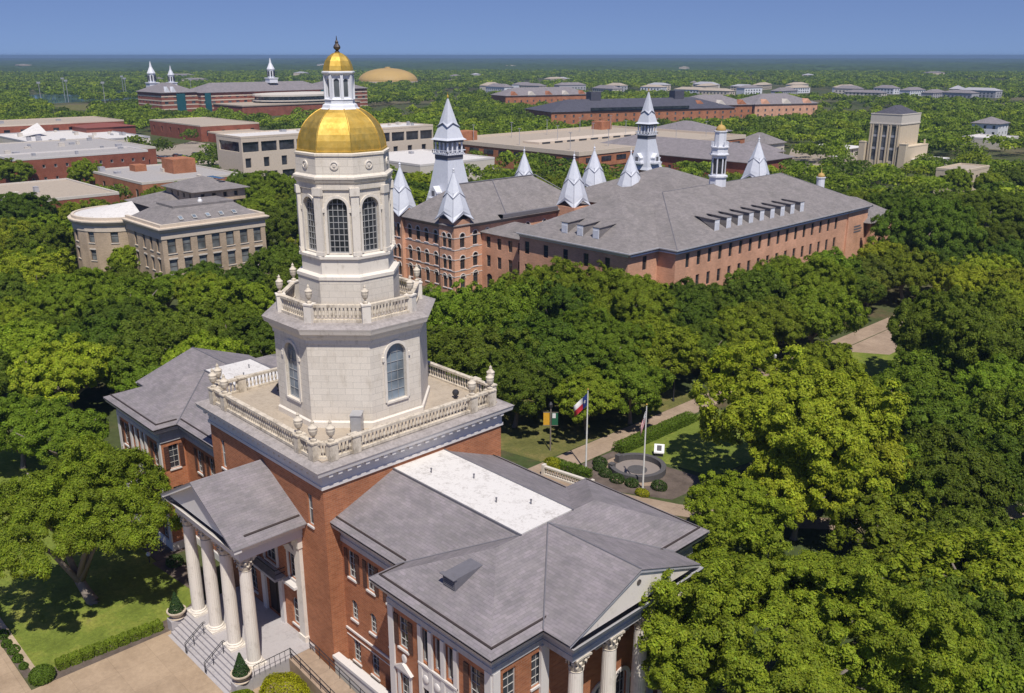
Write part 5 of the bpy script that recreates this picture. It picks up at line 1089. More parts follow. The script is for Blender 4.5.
t = simple('brick_block', 'red brick flat roofed building right behind the tan stone hall', 'building', -272, 74, -226, 108, 7.6, 'brick', 'membrane_grey', 'concrete_white', wins((22, 27), 3.2, 5.6, 1.6), LW(46, 5, 2.5, 5.5, 2.4), 'white_trim', None, 5, 11)
q = MB(); q.box(-3, 1, 7.6, 6, 9, 12.4); q.build('penthouse', 'brick', t); q = MB(); q.box(-14, -6, 7.6, -9, -2, 9.8); q.build('stair_head', 'brick', t)
t = simple('red_gymnasium', 'red brick hall with red metal roof at the left edge behind white roofs', 'building', -515, 92, -470, 165, 11, 'brick_dark', 'membrane_tan', 'concrete', LW(73, 9, 6, 9, 3), LW(45, 6, 6, 9, 3), 'bare', None, 6, 12)
q = MB(); q.box(22.6, 8, 0, 44, 34, 9.5); q.build('annex_wall', 'red_metal', t); q = MB(); hip(q, 22.6, 8, 44, 34, 9.5, 11.0, .5); q.build('annex_roof', 'red_metal', t)
t = simple('rooftop_plant_house', 'low cluttered building with white plant and pipes in front of the red gymnasium', 'building', -470, 96, -400, 150, 7, 'concrete_white', 'membrane', 'trim_grey', LW(54, 6, 2, 4, 2), None, 'bare', None, 20, 13)
q = MB(); q.add([(-20, -20, 7), (-8, -20, 7), (-8, -8, 9), (-20, -8, 13)], [(0, 1, 2, 3)]); q.add([(-20, -20, 6.8), (-8, -20, 6.8), (-8, -8, 6.8), (-20, -8, 6.8)], [(3, 2, 1, 0)]); q.build('canopy', 'membrane', t)
t = simple('brick_block', 'small brick building with tan roof left of the concrete office', 'building', -500, 192, -432, 228, 8.5, 'brick_dark', 'membrane_tan', 'concrete', LW(36, 4, 3, 6, 2), LW(68, 6, 3, 6, 2), 'bare', None, 0)
simple('brick_block', 'low brick annex in front of the small tan roofed brick building', 'building', -432, 196, -405, 222, 5, 'brick_dark', 'membrane_tan', 'concrete', LW(26, 3, 1.5, 3.5, 2), None, 'bare')
# the long striped science building
ST = thing('striped_science_building', 'long red brick building with pale stripes, grey hip roof and white cupolas on the horizon', 'building', (-711, 272, 0), R(0))
ST.rotation_euler.z = R(0)
def stw(x0, y0, x1, y1, h, ridge):
    wl = MB(); L1, L2 = y1 - y0, x1 - x0
    facade(ST, wl, (x1, y0, 0), (0, 1), L1, h, LW(L1, max(3, int(L1 / 7)), h - 4.2, h - 2.2, 3) + LW(L1, max(3, int(L1 / 7)), h - 9, h - 7, 3), 'bare_mid'); facade(ST, wl, (x0, y0, 0), (1, 0), L2, h, LW(L2, int(L2 / 6), h - 4.2, h - 2.2, 2) + LW(L2, int(L2 / 6), h - 9.0, h - 7, 2), 'bare_mid'); panel(wl, (x1, y1, 0), (-1, 0), L2, h, []); wl.build('wall', 'brick_dark', ST)
    q = MB()
    for k in range(5): z = 1.5 + k * (h - 3) / 4.6; q.sweep([(x0, y0), (x1, y0), (x1, y1), (x0, y1)], [(.0, z), (.12, z), (.12, z + .9), (0, z + .9)])
    q.build('pale_stripe', 'concrete', ST); q = MB(); hip(q, x0, y0, x1, y1, h, ridge, 1.0, .3); q.build('roof', 'shingle', ST)
stw(0, 0, 46, 30, 18, 25); stw(20, 30, 52, 150, 17.5, 24.5); stw(0, 150, 54, 190, 17.5, 24.5)
def cup(x, y, z, s, roofm='white'):
    q = MB(); q.box(-3.2 * s, -3.2 * s, 0, 3.2 * s, 3.2 * s, 3 * s); q.box(-3.6 * s, -3.6 * s, 3 * s, 3.6 * s, 3.6 * s, 3.6 * s); o = q.build('cupola', 'white', ST, (x, y, z))
    q = MB(); q.lathe([(2.5 * s, 3.6 * s), (2.5 * s, 9 * s), (2.9 * s, 9.2 * s), (2.9 * s, 9.8 * s), (1.6 * s, 10 * s)], 8); link('louvre_stage', q.mesh('louvre_stage', 'white'), o)
    q = MB(); q.lathe([(2.7 * s, 9.8 * s), (1.9 * s, 11.5 * s), (.9 * s, 13.5 * s), (.2 * s, 17 * s)], 8); link('spire_cap', q.mesh('spire_cap', roofm), o)
    q = MB()
    for k in range(8): a = k * pi / 4 + pi / 8; q.box(2.42 * s * cos(a) - .4 * s, 2.42 * s * sin(a) - .4 * s, 4.6 * s, 2.42 * s * cos(a) + .4 * s, 2.42 * s * sin(a) + .4 * s, 8.2 * s)
    link('opening', q.mesh('opening', 'glass'), o)
cup(-11, 18, 20, 1.25); cup(0, 30, 21, 1.0, 'spire'); cup(40, 101, 23.5, 1.2); cup(66, 162, 21, 1.0, 'spire')
q = MB(); q.box(52.5, 40, 0, 100, 150, 8); q.build('low_wing_wall', 'brick_dark', ST); q = MB(); q.box(52, 39.5, 8.002, 100.5, 150.5, 8.9); q.build('low_wing_roof', 'membrane_tan', ST)
q = MB(); q.lathe([(26, 8.9), (26, 14)], 24, (70, 110, 0), sy=1.5); q.build('rotunda', 'glass_mid', ST); q = MB(); q.lathe([(28, 14), (28, 15.5), (20, 16)], 24, (70, 110, 0), sy=1.5); q.lathe([(28, 10.2), (28, 11)], 24, (70, 110, 0), sy=1.5); q.build('rotunda_roof', 'concrete_white', ST)
q = MB(); q.box(46.1, 12, 2, 47, 19, 17); q.build('glass_bay', 'teal', ST); MB().box(52.1, 33, 2, 53, 38, 17).build('glass_bay', 'teal', ST); MB().box(52.1, 142, 2, 53, 149, 17).build('glass_bay', 'teal', ST)
for k in range(2): q = MB(); q.add([(46.2, 3 + k * 5, 18), (46.2, 7.5 + k * 5, 18), (46.2, 5.2 + k * 5, 22.5), (40, 5.2 + k * 5, 22.5)], [(0, 1, 2), (0, 2, 3), (1, 3, 2)]); q.build('gable', 'white', ST)

# golden dome arena on the horizon
AR = thing('gold_domed_arena', 'wide shallow gold domed arena among trees near the horizon', 'arena', (-1290, 950, 0))
q = MB(); q.lathe([(52.5, 0), (52.5, 3.2)], 48); q.build('wall', 'concrete', AR)
q = MB(); rr_ = 52; q.lathe([(rr_ * cos(t_ * pi / 2 / 10), 3 + 22 * sin(t_ * pi / 2 / 10)) for t_ in range(10)] + [(1, 25)], 48); q.build('dome_roof', 'gold_matte', AR); q = MB(); q.lathe([(5, 24.5), (5, 26), (3, 27)], 16); q.build('dome_cap', 'gold_matte', AR)

# ================================================================== buildings beyond (middle and right)
PG = thing('parking_garage', 'wide tan parking garage deck with brick rim behind the spired hall', 'parking garage', (-225, 270, 0))
q = MB(); q.box(-44, -40, 0, 42, 78, 8.6); q.box(42.1, -40, 3.4, 42.3, 78, 4.9); q.build('wall', 'brick', PG); q = MB(); q.box(-44.2, -40.2, 8.602, 42.2, 78.2, 8.9); q.build('deck', 'membrane_tan', PG)
q = MB(); q.sweep([(-44.2, -40.2), (42.2, -40.2), (42.2, 78.2), (-44.2, 78.2)], [(.1, 8.2), (.1, 9.9), (-.3, 9.9), (-.3, 8.9)]); q.build('parapet', 'concrete', PG)
[MB().box(42.12, -36 + k * 9.4, 5.3, 42.3, -36 + k * 9.4 + 6, 7.2).build('opening', 'glass', PG) for k in range(12)]; [MB().box(-42 + k * 9.4, -40.25, 5.3, -36 + k * 9.4, -40.05, 7.2).build('opening', 'glass', PG) for k in range(9)]
q = MB(); q.box(-8, -22, 8.902, 2, 56, 9.8); q.build('ramp_wall', 'concrete', PG); [MB().box(2.02, -20 + k * 8, 9.0, 2.2, -15 + k * 8, 9.7).build('opening', 'glass', PG) for k in range(9)]
q = MB(); q.box(-42, -38, 8.9, -34, -26, 13); q.build('stair_tower', 'brick', PG); q = MB(); q.box(-38, -44.0, 4, -34.5, -38.1, 12.6); q.build('stair_glass', 'glass', PG); q = MB(); q.box(-40, 60, 8.9, -33, 68, 13); q.build('stair_tower', 'brick', PG)
for i in range(3):
    for j in range(5): q = MB(); q.tube([(0, 0, 0), (0, 0, 7)], .12, 6); q.box(-.8, -.2, 6.9, .8, .2, 7.1); q.build('deck_lamp', 'steel', PG, (-32 + i * 30, -30 + j * 24, 8.9))
simple('low_white_building', 'low pale flat roofed building between the gold dome and the tall spire', 'building', -250, 168, -205, 205, 7.5, 'concrete_white', 'membrane', 'trim', LW(37, 6, 1.5, 4.5, 4), LW(45, 7, 1.5, 4.5, 4), 'bare', None, 3, 21)
def gabled(name, label, x0, y0, x1, y1, h, ridge, wallm, roofm, fx=0, fy=0, gables=0, group=None, rz=0):
    t = thing(name, label, 'building', (x0, y0, 0), rz, group); w, d = x1 - x0, y1 - y0
    block(t, 0, 0, w, d, 0, h, wallm, [o for r_ in range(max(1, int(h / 4))) for o in LW(d, fx, 1.3 + 3.6 * r_, 3.2 + 3.6 * r_, 1.5)] if fx else None, [o for r_ in range(max(1, int(h / 4))) for o in LW(w, fy, 1.3 + 3.6 * r_, 3.2 + 3.6 * r_, 1.5)] if fy else None, 'bare_mid')
    q = MB(); hip(q, 0, 0, w, d, h, ridge, .8, .25); q.build('roof', roofm, t)
    for k in range(gables):
        y = d * (k + .5) / gables; g_ = MB(); g_.add([(w + .2, y - 4, h - 1), (w + .2, y + 4, h - 1), (w + .2, y + 4, h + .2), (w + .2, y, h + 3.6), (w + .2, y - 4, h + .2), (w - 7, y, h + 3.6), (w - 1, y + 4, h + .2), (w - 1, y - 4, h + .2)], [(0, 1, 2, 3, 4), (2, 6, 5, 3), (4, 3, 5, 7)]); g_.build('gable', 'concrete_white' if k % 2 else wallm, t)
    return t
t = gabled('dark_roofed_hall', 'long brick hall under a dark slate roof beyond the parking garage', -425.9, 439.3, -380.9, 590, 9, 16, 'brick', 'shingle_dark', 22, 6, rz=R(-21.3))
[MB().box(18, y_, 15, 26, y_ + 8, 21).build('roof_tower', 'shingle_dark', t) for y_ in (40, 110)]; q = MB(); q.box(45.2, 30, 9.4, 46.2, 110, 11.2); q.build('clerestory', 'glass', t)
gabled('brick_dormitory', 'red brick dormitory with pale gables left of the dark roofed hall', -591, 556.5, -560, 646, 11, 17.5, 'brick', 'shingle', 14, 5, 5, rz=R(-17.6))
gabled('brick_dormitory', 'red brick dormitory with pale gables behind the white cupola', -383, 549, -347, 604, 10.5, 17.5, 'brick', 'shingle', 9, 6, 3, rz=R(-23))
gabled('brick_dormitory', 'red brick dormitory with pale gables at the right end beyond the cupola', -360.5, 602, -324.5, 660, 10.5, 17.5, 'brick_pink', 'shingle', 9, 6, 3, rz=R(-23))
gabled('grey_roofed_hall', 'low building with broad grey hip roof just behind the tall right spire', -215, 268, -130, 300, 7, 12.5, 'brick_dark', 'shingle', 6, 8)
gabled('grey_roofed_hall', 'grey roofed building with dark glass end beyond the garage deck', -250, 355, -215, 385, 8, 13, 'glass_mid', 'shingle', 0, 0)
gabled('tiled_house', 'small house with red brown tiled roof right of the white cupola', -190, 350, -172, 366, 6, 10.5, 'concrete_white', 'shingle_brown', 4, 3)
gabled('arched_pavilion', 'small tan pavilion with grey roof right of the white cupola', -175, 318, -155, 336, 5, 9.5, 'limestone', 'shingle', 4, 3)
gabled('low_white_building', 'low white building with dark open sides on the road right of the cupola', -165, 372, -145, 392, 4, 5.5, 'concrete_white', 'membrane', 3, 3)
# limestone tower block
BT = thing('limestone_tower', 'tall buff limestone tower block with dark hip roof above the trees at right', 'building', (-110.5, 346.4, 0)); BT.scale = (.65, .6, .9)
wl = MB(); facade(BT, wl, (-10, -14, 0), (1, 0), 20, 21.5, [(2.6, 4.6, 5.8, 20.2, False), (8.4, 4.6, 11.6, 20.2, False), (14.2, 4.6, 17.4, 20.2, False)], 'bare_mid', .5); facade(BT, wl, (10, -14, 0), (0, 1), 30, 21.5, [], 'bare'); panel(wl, (10, 16, 0), (-1, 0), 20, 21.5, []); panel(wl, (-10, 16, 0), (0, -1), 30, 21.5, []); wl.build('wall', 'limestone', BT)
q = MB(); q.sweep([(-10, -14), (10, -14), (10, 16), (-10, 16)], [(0, 20.9), (.4, 21.0), (.4, 21.5), (.1, 21.52), (.1, 25.2), (.3, 25.3), (.3, 25.7), (-.6, 25.7), (-.6, 25)]); q.build('frieze', 'concrete_white', BT)
q = MB(); hip(q, -10, -14, 10, 16, 25.4, 29.2, -.6); q.build('roof', 'shingle_dark', BT)
q = MB()
for x in (-9.3, -7.8, -3.8, -2.0, 2.0, 3.8, 7.8, 9.3): q.box(x - .35, -14.6, 0, x + .35, -14.002, 20.8)
q.build('pier_strip', 'limestone', BT)
q = MB()
for x in (-5.8, 0, 5.8): q.box(x - 1.58, -13.9, 9.5, x + 1.58, -13.56, 10.6); q.box(x - 1.58, -13.9, 15.2, x + 1.58, -13.56, 16.2)
q.build('spandrel_panel', 'trim_grey', BT)
q = MB(); [q.box(10.002, -11 + k * 7, 2, 10.1, -10.7 + k * 7, 20.8) for k in range(4)]; q.build('wall_groove', 'concrete', BT)
for x0, y0, x1, y1, h in ((-16, -13, -10.01, 14, 11), (10.01, -12, 15, 22, 11), (-15, -16.5, -11, -13.01, 12.4), (11, -15.5, 15.5, -12.01, 12.4)): q = MB(); q.box(x0, y0, 0, x1, y1, h); q.box(x0 - .15, y0 - .15, h + .002, x1 + .15, y1 + .15, h + .5); q.build('shoulder', 'limestone', BT)
q = MB(); q.box(15.02, -4, 0, 28, 26, 5.0); q.build('low_wing', 'concrete_white', BT); q = MB(); q.box(14.9, -4.2, 5.002, 28.3, 26.3, 5.5); q.build('low_wing_roof', 'membrane', BT)
q = MB(); [q.box(13.4 + k * 0, -12 + k * 30, 11.5, 14.2, -11 + k * 30, 13.6) for k in range(2)]; q.build('roof_pinnacle', 'limestone', BT)
simple('buff_stone_building', 'buff stone building peeping from the trees right of the limestone tower', 'building', -67, 286, -57, 307, 8.5, 'limestone', 'membrane_tan', 'limestone', LW(21, 3, 3, 6.5, 2.2), LW(10, 2, 3, 6.5, 2.2), 'bare')
gabled('white_house', 'white two storey house among trees near the right edge', -150, 540, -135, 556, 8, 11.5, 'white', 'shingle', 3, 3)
simple('low_white_building', 'low white flat roofed building below the white house at right', 'building', -128, 468, -108, 492, 5, 'concrete_white', 'membrane', 'trim', LW(24, 4, 1.5, 3.5, 3), None, 'bare')
simple('brick_block', 'dark brick building cut by the right edge of the picture', 'building', 26, 268, 60, 310, 10, 'brick_dark', 'membrane_tan', 'concrete', LW(42, 6, 3, 6, 2), LW(34, 5, 3, 6, 2), 'bare')

# ================================================================== TREES
GOLDEN = pi * (3 - sqrt(5))
def crown_mesh(name, seed, nclump, per, leaf, zr=.62, spread=.30, lop=.18, droop=-.6):
    """unit crown (radius 1, centre 0): leaf quads on many leaf clumps spread through a lumpy dome"""
    rng = np.random.default_rng(seed); P = []; Nn = []; T = []
    ph = rng.uniform(0, 2 * pi, 6)
    for k in range(nclump):
        z = 1 - (k + .5) / nclump * (1 - droop); a = k * GOLDEN + rng.normal() * .25; rr = sqrt(max(0, 1 - z * z))
        lump = 1 + lop * (sin(2 * a + ph[0]) * .5 + sin(3 * a + ph[1] + z * 2) * .6 + sin(5 * a + ph[2] + z * 3) * .45 + sin(4 * z + ph[3]) * .3 + .3 * sin(9 * a + ph[4]) * cos(7 * z + ph[5]))
        shell = rng.choice((rng.uniform(.80, .98), rng.uniform(.45, .8)), p=(.74, .26))
        c = np.array((rr * cos(a), rr * sin(a), z * zr)) * shell * lump * .86
        cr = spread * rng.uniform(.6, 1.25)
        out = np.array((c[0], c[1], c[2] * 1.2 + .25)); out /= np.linalg.norm(out)
        m_ = 9; t0 = rng.uniform(.84, 1.16)
        for j in range(m_):          # sprays of leaves on the clump
            d = rng.normal(size=3) + out * .9; d[2] += .25; d /= np.linalg.norm(d)
            sc_ = c + d * cr * rng.uniform(.55, 1.0) * (1, 1, .75); sr = cr * rng.uniform(.36, .62)
            n = int(per / m_ * rng.uniform(.6, 1.4)); o = rng.normal(size=(n, 3)) * .5; o -= np.outer(o @ d, d) * .62
            P.append(sc_ + o * sr); dn_ = d * .9 + (0, 0, .3); Nn.append(np.repeat(dn_[None], n, 0) + o * .5)
            T.append(np.clip(t0 * rng.uniform(.82, 1.2) * rng.normal(1, .16, n), .45, 1.7))
    P = np.concatenate(P); Nn = np.concatenate(Nn); T = np.concatenate(T)
    q = leaf_quads(rng, P, Nn, leaf, .45); tt = np.stack([T * rng.normal(1, .06, len(T)), T, T * rng.normal(1, .1, len(T))], 1)
    return quads_mesh('crown', q, 'leaf', tt)
def trunk_mesh(seed, lean=.12, limbs=6, fork=None):
    """unit trunk: height 1 reaches the crown's centre; limb spread in crown radii"""
    rng = np.random.default_rng(seed); m = MB(); m.smooth = True
    fx, fy = rng.normal(size=2) * lean; f0 = fork or rng.uniform(.34, .5); F0 = np.array((fx * .5, fy * .5, f0))
    m.tube([(0, 0, -.02), (0, 0, .03), tuple(F0 * .5), tuple(F0), tuple(F0 + (fx * .2, fy * .2, .1))], [.085, .06, .05, .046, .03], 9)
    for k in range(limbs):
        a = 2 * pi * k / limbs + rng.normal() * .35; L = rng.uniform(.45, .8); top = rng.uniform(.85, 1.35)
        p1 = F0 + np.array((cos(a) * L * .35, sin(a) * L * .35, (top - f0) * .42)); p2 = np.array((F0[0] + cos(a) * L, F0[1] + sin(a) * L, top))
        st = F0 * rng.uniform(.75, 1.0); m.tube([tuple(st), tuple(p1), tuple(p2)], [.034, .024, .008], 7)
        for j in range(2):
            b = a + rng.choice((-1, 1)) * rng.uniform(.4, .9); e = p1 + np.array((cos(b) * .35, sin(b) * .35, rng.uniform(.1, .35))); m.tube([tuple(p1), tuple((p1 + e) / 2 + (0, 0, .04)), tuple(e)], [.018, .012, .005], 5)
    return m.mesh('trunk', 'bark')
CR_S = [crown_mesh('crown', 100 + k, 170, 210, .040, .68, .165, .26) for k in range(4)]      # small crowns
CR_M = [crown_mesh('crown', 200 + k, 360, 290, .0220, .62, .112, .30) for k in range(6)]     # usual
CR_L = [crown_mesh('crown', 300 + k, 800, 380, .0125, .58, .074, .34, -.5) for k in range(2)]   # broad near ones
CR_A = crown_mesh('crown', 311, 1300, 520, .0086, .60, .060, .30, -.5)
CR_T = crown_mesh('crown', 319, 620, 620, .0100, .64, .085, .42, .02)
TR = [trunk_mesh(400 + k) for k in range(4)]
TONE = [(.120, .176, .015), (.188, .256, .018), (.265, .325, .021), (.155, .20, .022)]
NT = 0; TREES = []
def tree(x, y, r, tone, label, group=None, hc=None, crown=None, zs=1.0, cat='tree', rz=None, vary=.2, name='tree', trunk=True, bare=None):
    global NT
    rg = random.Random(NT * 7 + 3); NT += 1
    hc = hc if hc else 2.7 + .55 * r
    t = thing(name, label, cat, (x, y, 0), rg.uniform(0, 6.28) if rz is None else rz, group)
    pool = CR_S if r < 4.6 else (CR_M if r < 8.0 else CR_L)
    c = link('crown', pool[rg.randrange(len(pool))] if crown is None else crown, t, (0, 0, hc)); c.scale = (r * rg.uniform(.95, 1.05), r * rg.uniform(.9, 1.1), r * zs * rg.uniform(.92, 1.2))
    b = np.array(TONE[tone]) * (1 + rg.uniform(-vary, vary)); b[0] *= 1 + rg.uniform(-.10, .14); c.color = (*b, 1)
    if trunk:
        k = link('trunk', bare or TR[rg.randrange(4)], t); k.scale = (r, r, hc)
    TREES.append((x, y, r)); return t
TL = [(-17.8,-17.2,8.9,1,'T1'), (36.5,9.5,9.1,1,'A'), (18.2,43.0,10.6,2,'B'), (-74.3,-5.4,6.8,2,'L'), (-60.5,-4.7,7.2,2,'L'), (-48.2,-14.5,4.8,1,'L'), (-41.2,-11.9,5.0,1,'L'), (-67.8,3.2,6.0,0,'L'), (-65.5,8.7,6.1,0,'L'), (-66.2,14.8,6.3,0,'L'), (-65.0,20.9,5.8,1,'L'), (-56.8,21.8,5.0,0,'L'), (-119.5,9.8,6.7,2,'L'), (-93.1,8.7,7.4,1,'L'), (-152.1,21.9,6.2,1,'L'), (-185.2,25.6,9.4,0,'L'), (-105.0,0.5,6.1,0,'L'), (-90.2,14.9,6.4,1,'L'), (-130.3,31.3,4.0,2,'N'), (-102.3,34.5,4.6,0,'L'), (-100.0,26.0,4.4,1,'L'), (-95.3,39.5,4.2,0,'L'), (-80.8,26.3,5.8,2,'L'), (-79.2,31.9,4.5,2,'L'), (-100.8,50.2,5.2,0,'L'), (-132.6,69.2,7.2,0,'L'), (-182.2,94.1,8.8,1,'L'), (-208.1,98.0,5.7,0,'L'), (-293.3,55.2,7.0,1,'K'), (-273.5,73.6,6.6,2,'K'), (-46.2,50.2,6.1,1,'M'), (-36.7,52.2,7.1,1,'M'), (-23.3,47.3,6.8,0,'M'), (-27.0,38.4,6.2,0,'M'), (-17.2,35.6,5.0,0,'M'), (-41.5,70.0,7.6,1,'M'), (-50.5,70,5.2,1,'M'), (-31,73.5,6.9,1,'M'), (-23.5,82,5.6,0,'R'), (-35.1,63.3,6.1,0,'M'), (-27.9,70.5,7.7,1,'M'), (-12.5,58.4,6.7,2,'M'), (-16.8,52.7,7.3,1,'M'), (-9.4,40.8,4.4,1,'M'), (-15.5,45.5,5.1,0,'M'), (27,62,5.5,0,'P'), (33,66,6,1,'P'), (20,66,5.5,1,'P'), (-47.5,282,5.4,1,'Q'), (-44,292,5.6,0,'Q'), (-45,303,5.4,1,'Q'), (-56,277,5.2,1,'Q'), (-7.6,47.3,4.6,1,'M'), (-36.2,39.8,4.4,0,'M'), (-22.0,86.2,5.4,0,'R'), (-16.6,90.7,6.4,0,'R'), (-15.1,102.5,7.8,1,'R'), (-12.1,113.3,5.4,0,'R'), (-9.7,82.5,5.6,1,'R'), (-6.4,92.1,5.8,1,'R'), (-11.3,68.9,4.4,0,'R'), (-8.2,73.3,5.3,1,'R'), (-14.3,127.6,5.6,3,'G'), (-11.5,121.5,3.9,3,'G'), (-16.6,159.6,10.8,0,'Q'), (-35.9,188.3,8.6,0,'Q'), (-17.4,193.4,10.1,0,'Q'), (-1.8,165.6,8.0,0,'Q'), (1.8,141.3,5.7,2,'Q'), (12.3,124.2,5.1,2,'Q'), (15.7,89.2,8.7,0,'Q'), (23.1,89.3,6.5,0,'Q'), (22.9,46.7,6.1,2,'B2'), (20.0,28.8,4.2,2,'B2'), (22.7,35.9,4.9,2,'B2'), (28.3,46.7,4.3,1,'P'), (32.0,48.5,5.5,0,'P'), (35.7,54.3,5.3,0,'P'), (31.3,35.9,3.5,1,'P'), (38.4,35.7,4.3,0,'P'), (42.5,37.9,4.1,1,'P'), (41.0,24.1,3.9,0,'P'), (45.7,23.7,4.7,0,'P'), (36.2,29.0,3.3,1,'P'), (29.6,8.2,3.6,1,'P')]

GL = dict(
    L=('leafy tree in the dense canopy between the domed hall and the tan stone hall', 'trees between the domed hall and the tan stone hall'),
    K=('tree standing among the flat roofed brick blocks behind the tan stone hall', 'trees among the flat roofed brick blocks'),
    M=('big leafy tree in the grove between the memorial ring and the spired hall', 'grove before the spired hall'),
    R=('tree in the row along the front of the long salmon brick hall', 'trees before the long hall'),
    Q=('dark tree in the dense grove right of the long hall and the walk', 'grove right of the long hall'),
    P=('dark oak in the deep thicket at the right edge beyond the yellow-green oak', 'thicket at the right edge'),
    B2=('yellow-green bough-heavy oak crowding round the biggest yellow-green oak', 'yellow-green oaks right of the memorial ring'))
for i, (x, y, r, tn, g_) in enumerate(TL):
    if g_ == 'T1': tree(-14.2, -18.9, 8.9, tn, 'big spreading oak with forked grey trunk standing on the front lawn', None, 7.8, CR_T, 1.05, rz=2.0, bare=trunk_mesh(431, .2, 5, .24))
    elif g_ == 'A': tree(36.7, 8.7, 11.0, tn, 'huge mid green oak in the near right corner, overlapping the end portico', None, 8.7, CR_A, .95)
    elif g_ == 'B': tree(x, y, r, tn, 'biggest yellow-green oak, right of the memorial ring', None, 9.2, CR_L[1], 1.05)
    elif g_ == 'N': tree(x, y, r, tn, 'slim bright green tree right in front of the rounded end of the tan stone hall')
    elif g_ == 'G': tree(x, y, r, 3, 'glossy magnolia with pale specks at the far corner of the long hall', 'magnolias at the far corner of the long hall')
    elif g_ == 'M' and tn == 2 and r > 6.5: tree(x, y, r, tn, 'lightest green tree of the grove beside the central walk, left of the hedge')
    elif g_ == 'L' and i == 3: tree(x, y, r, tn, 'bright green round tree at the left edge behind the lawn oak', 'bright trees behind the lawn oak')
    elif g_ == 'L' and i == 4: tree(x, y, r, tn, 'bright green round tree behind the lawn oak, left of the left wing roof', 'bright trees behind the lawn oak')
    else: tree(x, y, r * 1.1, tn, GL[g_][0], GL[g_][1])

# ---- fill: individual trees nearest first, then one mass of far woodland
CAMXY = np.array((61.4, -40.05)); FWD = math.atan2(cos(R(46.3)), -sin(R(46.3)))
KEEP = [ # x0, y0, x1, y1 : ground that stays open (footprints, lawns, walks and the open strips before the visible walls)
    (-34, -13, 34, 13), (-60, -60, 60, -9), (-34, 10, 36, 70), (-70, 44, -30, 82), (-8, 60, -2, 112), (-8, 90, 7, 126), (2, 82, 12, 104),
    (-102, 70, -66, 116), (-90, 76, -28, 162), (-60, 155, -27, 176), (-110, 166, -100, 180),
    (-154, 22, -110, 62), (-128, 28, -100, 56), (-282, 120, -254, 222), (-254, 150, -236, 200), (-316, 52, -288, 106), (-288, 62, -276, 92), (-384, 52, -314, 120), (-248, 28, -199, 60), (-275, 72, -222, 110),
    (-592, 90, -465, 170), (-505, 95, -396, 155), (-505, 190, -400, 232), (-505, 160, -440, 190), (-720, 262, -605, 470), (-605, 300, -560, 420), (-900, 260, -780, 360), (-400, 150, -330, 190), (-360, 130, -322, 150),
    (-275, 224, -176, 354), (-176, 232, -160, 330), (-255, 162, -198, 210), (-430, 430, -360, 520), (-410, 500, -325, 590), (-600, 545, -525, 650), (-388, 535, -330, 600), (-372, 590, -300, 655), (-218, 264, -126, 303), (-254, 350, -212, 388),
    (-194, 346, -168, 370), (-178, 314, -152, 340), (-185, 366, -140, 396), (-122, 334, -96, 362), (-70, 280, -54, 310), (-152, 536, -130, 560), (-132, 462, -104, 496), (22, 264, 64, 314),
    (-150, 300, -128, 330), (-1350, 790, -1130, 1010)]
APT = [(-790, 880), (-760, 940), (-700, 850), (-735, 1000), (-690, 930), (-650, 990), (-610, 900), (-640, 1060), (-580, 980), (-560, 1060), (-520, 960), (-600, 1130), (-530, 1130), (-480, 1040), (-470, 1120), (-430, 980), (-420, 1080), (-400, 1160), (-370, 1020), (-840, 860), (-820, 780), (-880, 820), (-350, 1100), (-660, 1140), (-720, 1090), (-330, 990), (-560, 880), (-900, 900)]
for x, y in APT: KEEP.append((x - 26, y - 62, x + 62, y + 22))
KP = np.array(KEEP)
def free(x, y, r): return not np.any((x > KP[:, 0] - r) & (x < KP[:, 2] + r) & (y > KP[:, 1] - r) & (y < KP[:, 3] + r))
# wall feet that the trees in front leave in view: x, y, lowest visible height
OPEN = [(-259, y, 5) for y in range(126, 222, 8)] + [(-292, y, 4) for y in range(56, 106, 7)] + [(-113.8, y, 5) for y in range(32, 56, 4)] + [(x, 25.5, 4) for x in range(-150, -130, 4)] + [(x, 74, 2) for x in range(-95, -74, 3)] + [(-74.8, y, 1) for y in range(74, 82, 2)]
OPEN += [(-31, y, 6.5) for y in range(88, 151, 3)] + [(-31, y, 5) for y in (88, 91, 94)] + [(x, 79.4, 12) for x in range(-63, -35, 3)] + [(-183, y, 7.5) for y in range(230, 350, 8)] + [(-384 + .363 * k, 423 + .93 * k, 3) for k in range(0, 152, 9)] + [(-350 + .39 * k, 535 + .92 * k, 3) for k in range(0, 115, 8)] + [(-561 + .3 * k, 547 + .95 * k, 5) for k in range(0, 90, 9)]
OPEN += [(-659, y, 5) for y in range(272, 465, 12)] + [(-611, y, 5) for y in range(312, 424, 10)] + [(x, 338, 8) for x in range(-118, -103, 3)] + [(-104, y, 9) for y in range(338, 358, 4)] + [(-432, y, 3) for y in range(192, 230, 6)] + [(-1290 + k, 950 + k * .8, 4) for k in range(-52, 53, 8)] + [(-142, 540, 4), (-137, 545, 4), (-120, 470, 4), (-57, 290, 7.8), (-57, 298, 7.8), (-57, 305, 7.8), (-180, 352, 3), (-165, 320, 2), (-225, 360, 4), (-232, 370, 4)]
OPEN += [(x + k, y + k * .7, 4.2) for x, y in APT for k in (-18, -9, 0, 9, 18)] + [(x, 100, 5) for x in range(-470, -400, 10)] + [(x, 262, 0) for x in range(-880, -800, 12)] + [(x, 320, 0) for x in range(-1150, -980, 20)]
OPEN = np.array(OPEN, float); OV = OPEN[:, :2] - CAMXY; OD = np.linalg.norm(OV, axis=1); OU = OV / OD[:, None]
def hides(x, y, r, h):
    p = np.array((x, y)) - CAMXY; t = OU @ p; lat = np.abs(OU[:, 0] * p[1] - OU[:, 1] * p[0]); zl = 46 + (OPEN[:, 2] - 46) * t / OD
    return bool(np.any((t > 30) & (t < OD - 1) & (lat < r * .8) & (h > zl)))
